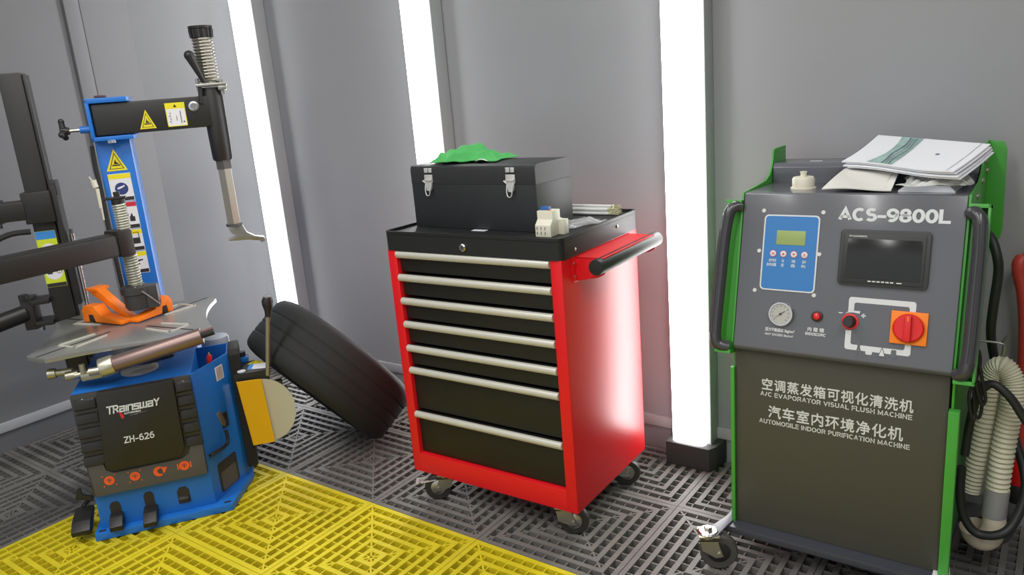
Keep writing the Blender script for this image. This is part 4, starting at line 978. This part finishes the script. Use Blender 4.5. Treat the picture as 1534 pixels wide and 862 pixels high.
b = MB(); b.cyl((SX, SY, .80), (SX, SY, 1.165), .017, n=18)
b.tube([(SX+.022*math.cos(2*math.pi*t/10), SY+.022*math.sin(2*math.pi*t/10), 1.045+.108*t/110) for t in range(111)], .0042, 6, smooth=False)
b.tube([(SX+.023*math.cos(2*math.pi*t/10), SY+.023*math.sin(2*math.pi*t/10), .828+.135*t/130) for t in range(131)], .0045, 6, smooth=False)
b.build('press_spring', SPRG, tc)
b = MB(); b.cyl((SX, SY, 1.153), (SX, SY, 1.172), .024, n=16); b.box(SX-.05, SX+.03, SY-.012, SY+.012, 1.172, 1.182, .003); b.cyl((SX, SY, 1.172), (SX, SY, 1.20), .012, n=12); b.build('press_crank', CBLK, tc)
b = MB(); b.lathe([(.040, 0), (.047, .012), (.047, .06), (.054, .064), (.054, .088), (.03, .096), (0, .096)], (SX-.004, SY, .742), n=32); b.box(SX+.03, SX+.075, SY-.03, SY+.03, .742, .83, .006); rl = b.build('press_cone', PLAST, tc)
b = MB(); b.tube([(SX+.0, SY-.04, .835), (SX+.04, SY-.045, .80), (SX+.075, SY-.03, .755)], .003, 6); b.cyl((SX+.02, SY-.02, .828), (SX+.03, SY-.02, .845), .006, n=8); b.build('cone_clip', STEEL, rl)
# bead breaker: arm, lever, shoe
class MBS(MB):
    def __init__(self):
        super().__init__()
    def build(self, *a, **k):
        for v in self.bm.verts: v.co += Vector((0, -.115, .030))
        return super().build(*a, **k)
b = MBS(); b.prism([(.526, .245), (.655, .245), (.655, .335), (.612, .395), (.526, .395)], .40, .445, bev=.003); b.prism([(.39, .40), (.39, .44), (.50, .44), (.52, .40), (.52, .08), (.46, .08), (.46, .40)], .528, .570, 'yz', .003)
b.box(.40, .56, .46, .52, .10, .16, .004)
ba = b.build('bead_breaker_arm', CBLK, tc)
BF = frame((0, 0, .4452), (1, 0, 0), (0, 1, 0))
b = MBS(); b.T = BF; b.prism([(.578, .285), (.650, .262), (.652, .33), (.588, .345)], 0, .0008); st = b.build('instruction_sticker', SWHT, ba)
b = MBS(); b.T = BF; b.prism([(.578, .352), (.645, .335), (.612, .388)], 0, .0008); wst = b.build('warning_sticker', SYEL, ba)
b = MBS(); b.T = BF; b.prism([(.590, .355), (.634, .344), (.612, .378)], .0007, .0011); b.build('warning_mark', SBLK, wst)
b = MBS(); b.T = BF; b.prism([(.598, .356), (.626, .349), (.612, .371)], .001, .0014); b.build('warning_field', SYEL, wst)
b = MBS(); b.T = BF; b.prism([(.578, .285), (.594, .280), (.604, .341), (.588, .345)], .0007, .0012); b.build('sticker_header', SSKY, st)
MBS().lathe([(.016, 0), (.016, .003), (0, .003)], (.556, .272, .445), n=20).build('arm_plug', SWHT, ba)
b = MBS(); b.box(.53, .585, .385, .425, .4445, .466, .003); bb = b.build('stop_bracket', CBLUE, tc)
MBS().cyl((.562, .405, .466), (.562, .405, .486), .015, n=14).build('stop_bolt', CBLK, bb)
b = MBS(); b.cyl((.650, .245, .42), (.688, .242, .665), .0085, n=12); b.build('bead_lever', LEVM, ba)
b = MBS(); b.lathe([(.011, 0), (.012, .02), (.020, .045), (.022, .062), (.016, .078), (0, .082)], (.687, .242, .655), (.12, 0, 1), 20); b.build('lever_knob', CBLK, ba)
def shoe(u, v):
    x = .537+.195*u+.02*(1-v)*(1-u)
    z = .160+.262*v
    z = .292+(z-.292)*math.sqrt(max(.06, 1-(max(0, u-.35)/.66)**2.2))
    y = .225+.018*math.sin(u*2.2)+.03*max(0, u-.45)
    return Vector((x, y, z-.020*u))
b = MBS(); b.grid(shoe, 30, 14, .008); sh = b.build('bead_shoe', SHOEW, tc)
b = MBS(); b.grid(lambda u, v: shoe(u*.46-.01, v*1.02-.01)+Vector((-.002, -.006, 0)), 12, 14, .010)
for z in (.205, .375): b.lathe([(.008, 0), (.006, .005), (0, .006)], (.604, .232, z), (0, -1, 0), 12)
b.build('shoe_cover', SHOEY, sh)
b = MBS(); b.box(.585, .640, .256, .29, .27, .40, .004); b.box(.635, .700, .256, .288, .318, .385, .006); b.cyl((.700, .272, .345), (.716, .272, .343), .011, n=12); b.build('shoe_mount', CBLK, tc)
# valve tool in the pocket
def tcpt(x, y, z):
    a = R(55); return (-2.745+math.cos(a)*x-math.sin(a)*y, 1.065+math.sin(a)*x+math.cos(a)*y, z)
vt = thing('valve_tool', 'small red-handled valve tool standing in the blue side pocket', 'tool', tcpt(.437, .123, .4275), 0)
MB().cyl((0, 0, .0), (.004, .010, .095), .004, n=8).build('shank', CHR, vt)
b = MB(); b.lathe([(.006, 0), (.010, .008), (.009, .03), (.011, .045), (.007, .055), (0, .056)], (.004, .010, .092), (.05, .12, 1), 14); b.build('grip', REDP, vt)
MB().cyl((.0066, .0165, .146), (.007, .0175, .156), .003, n=8).build('tip', CHR, vt)
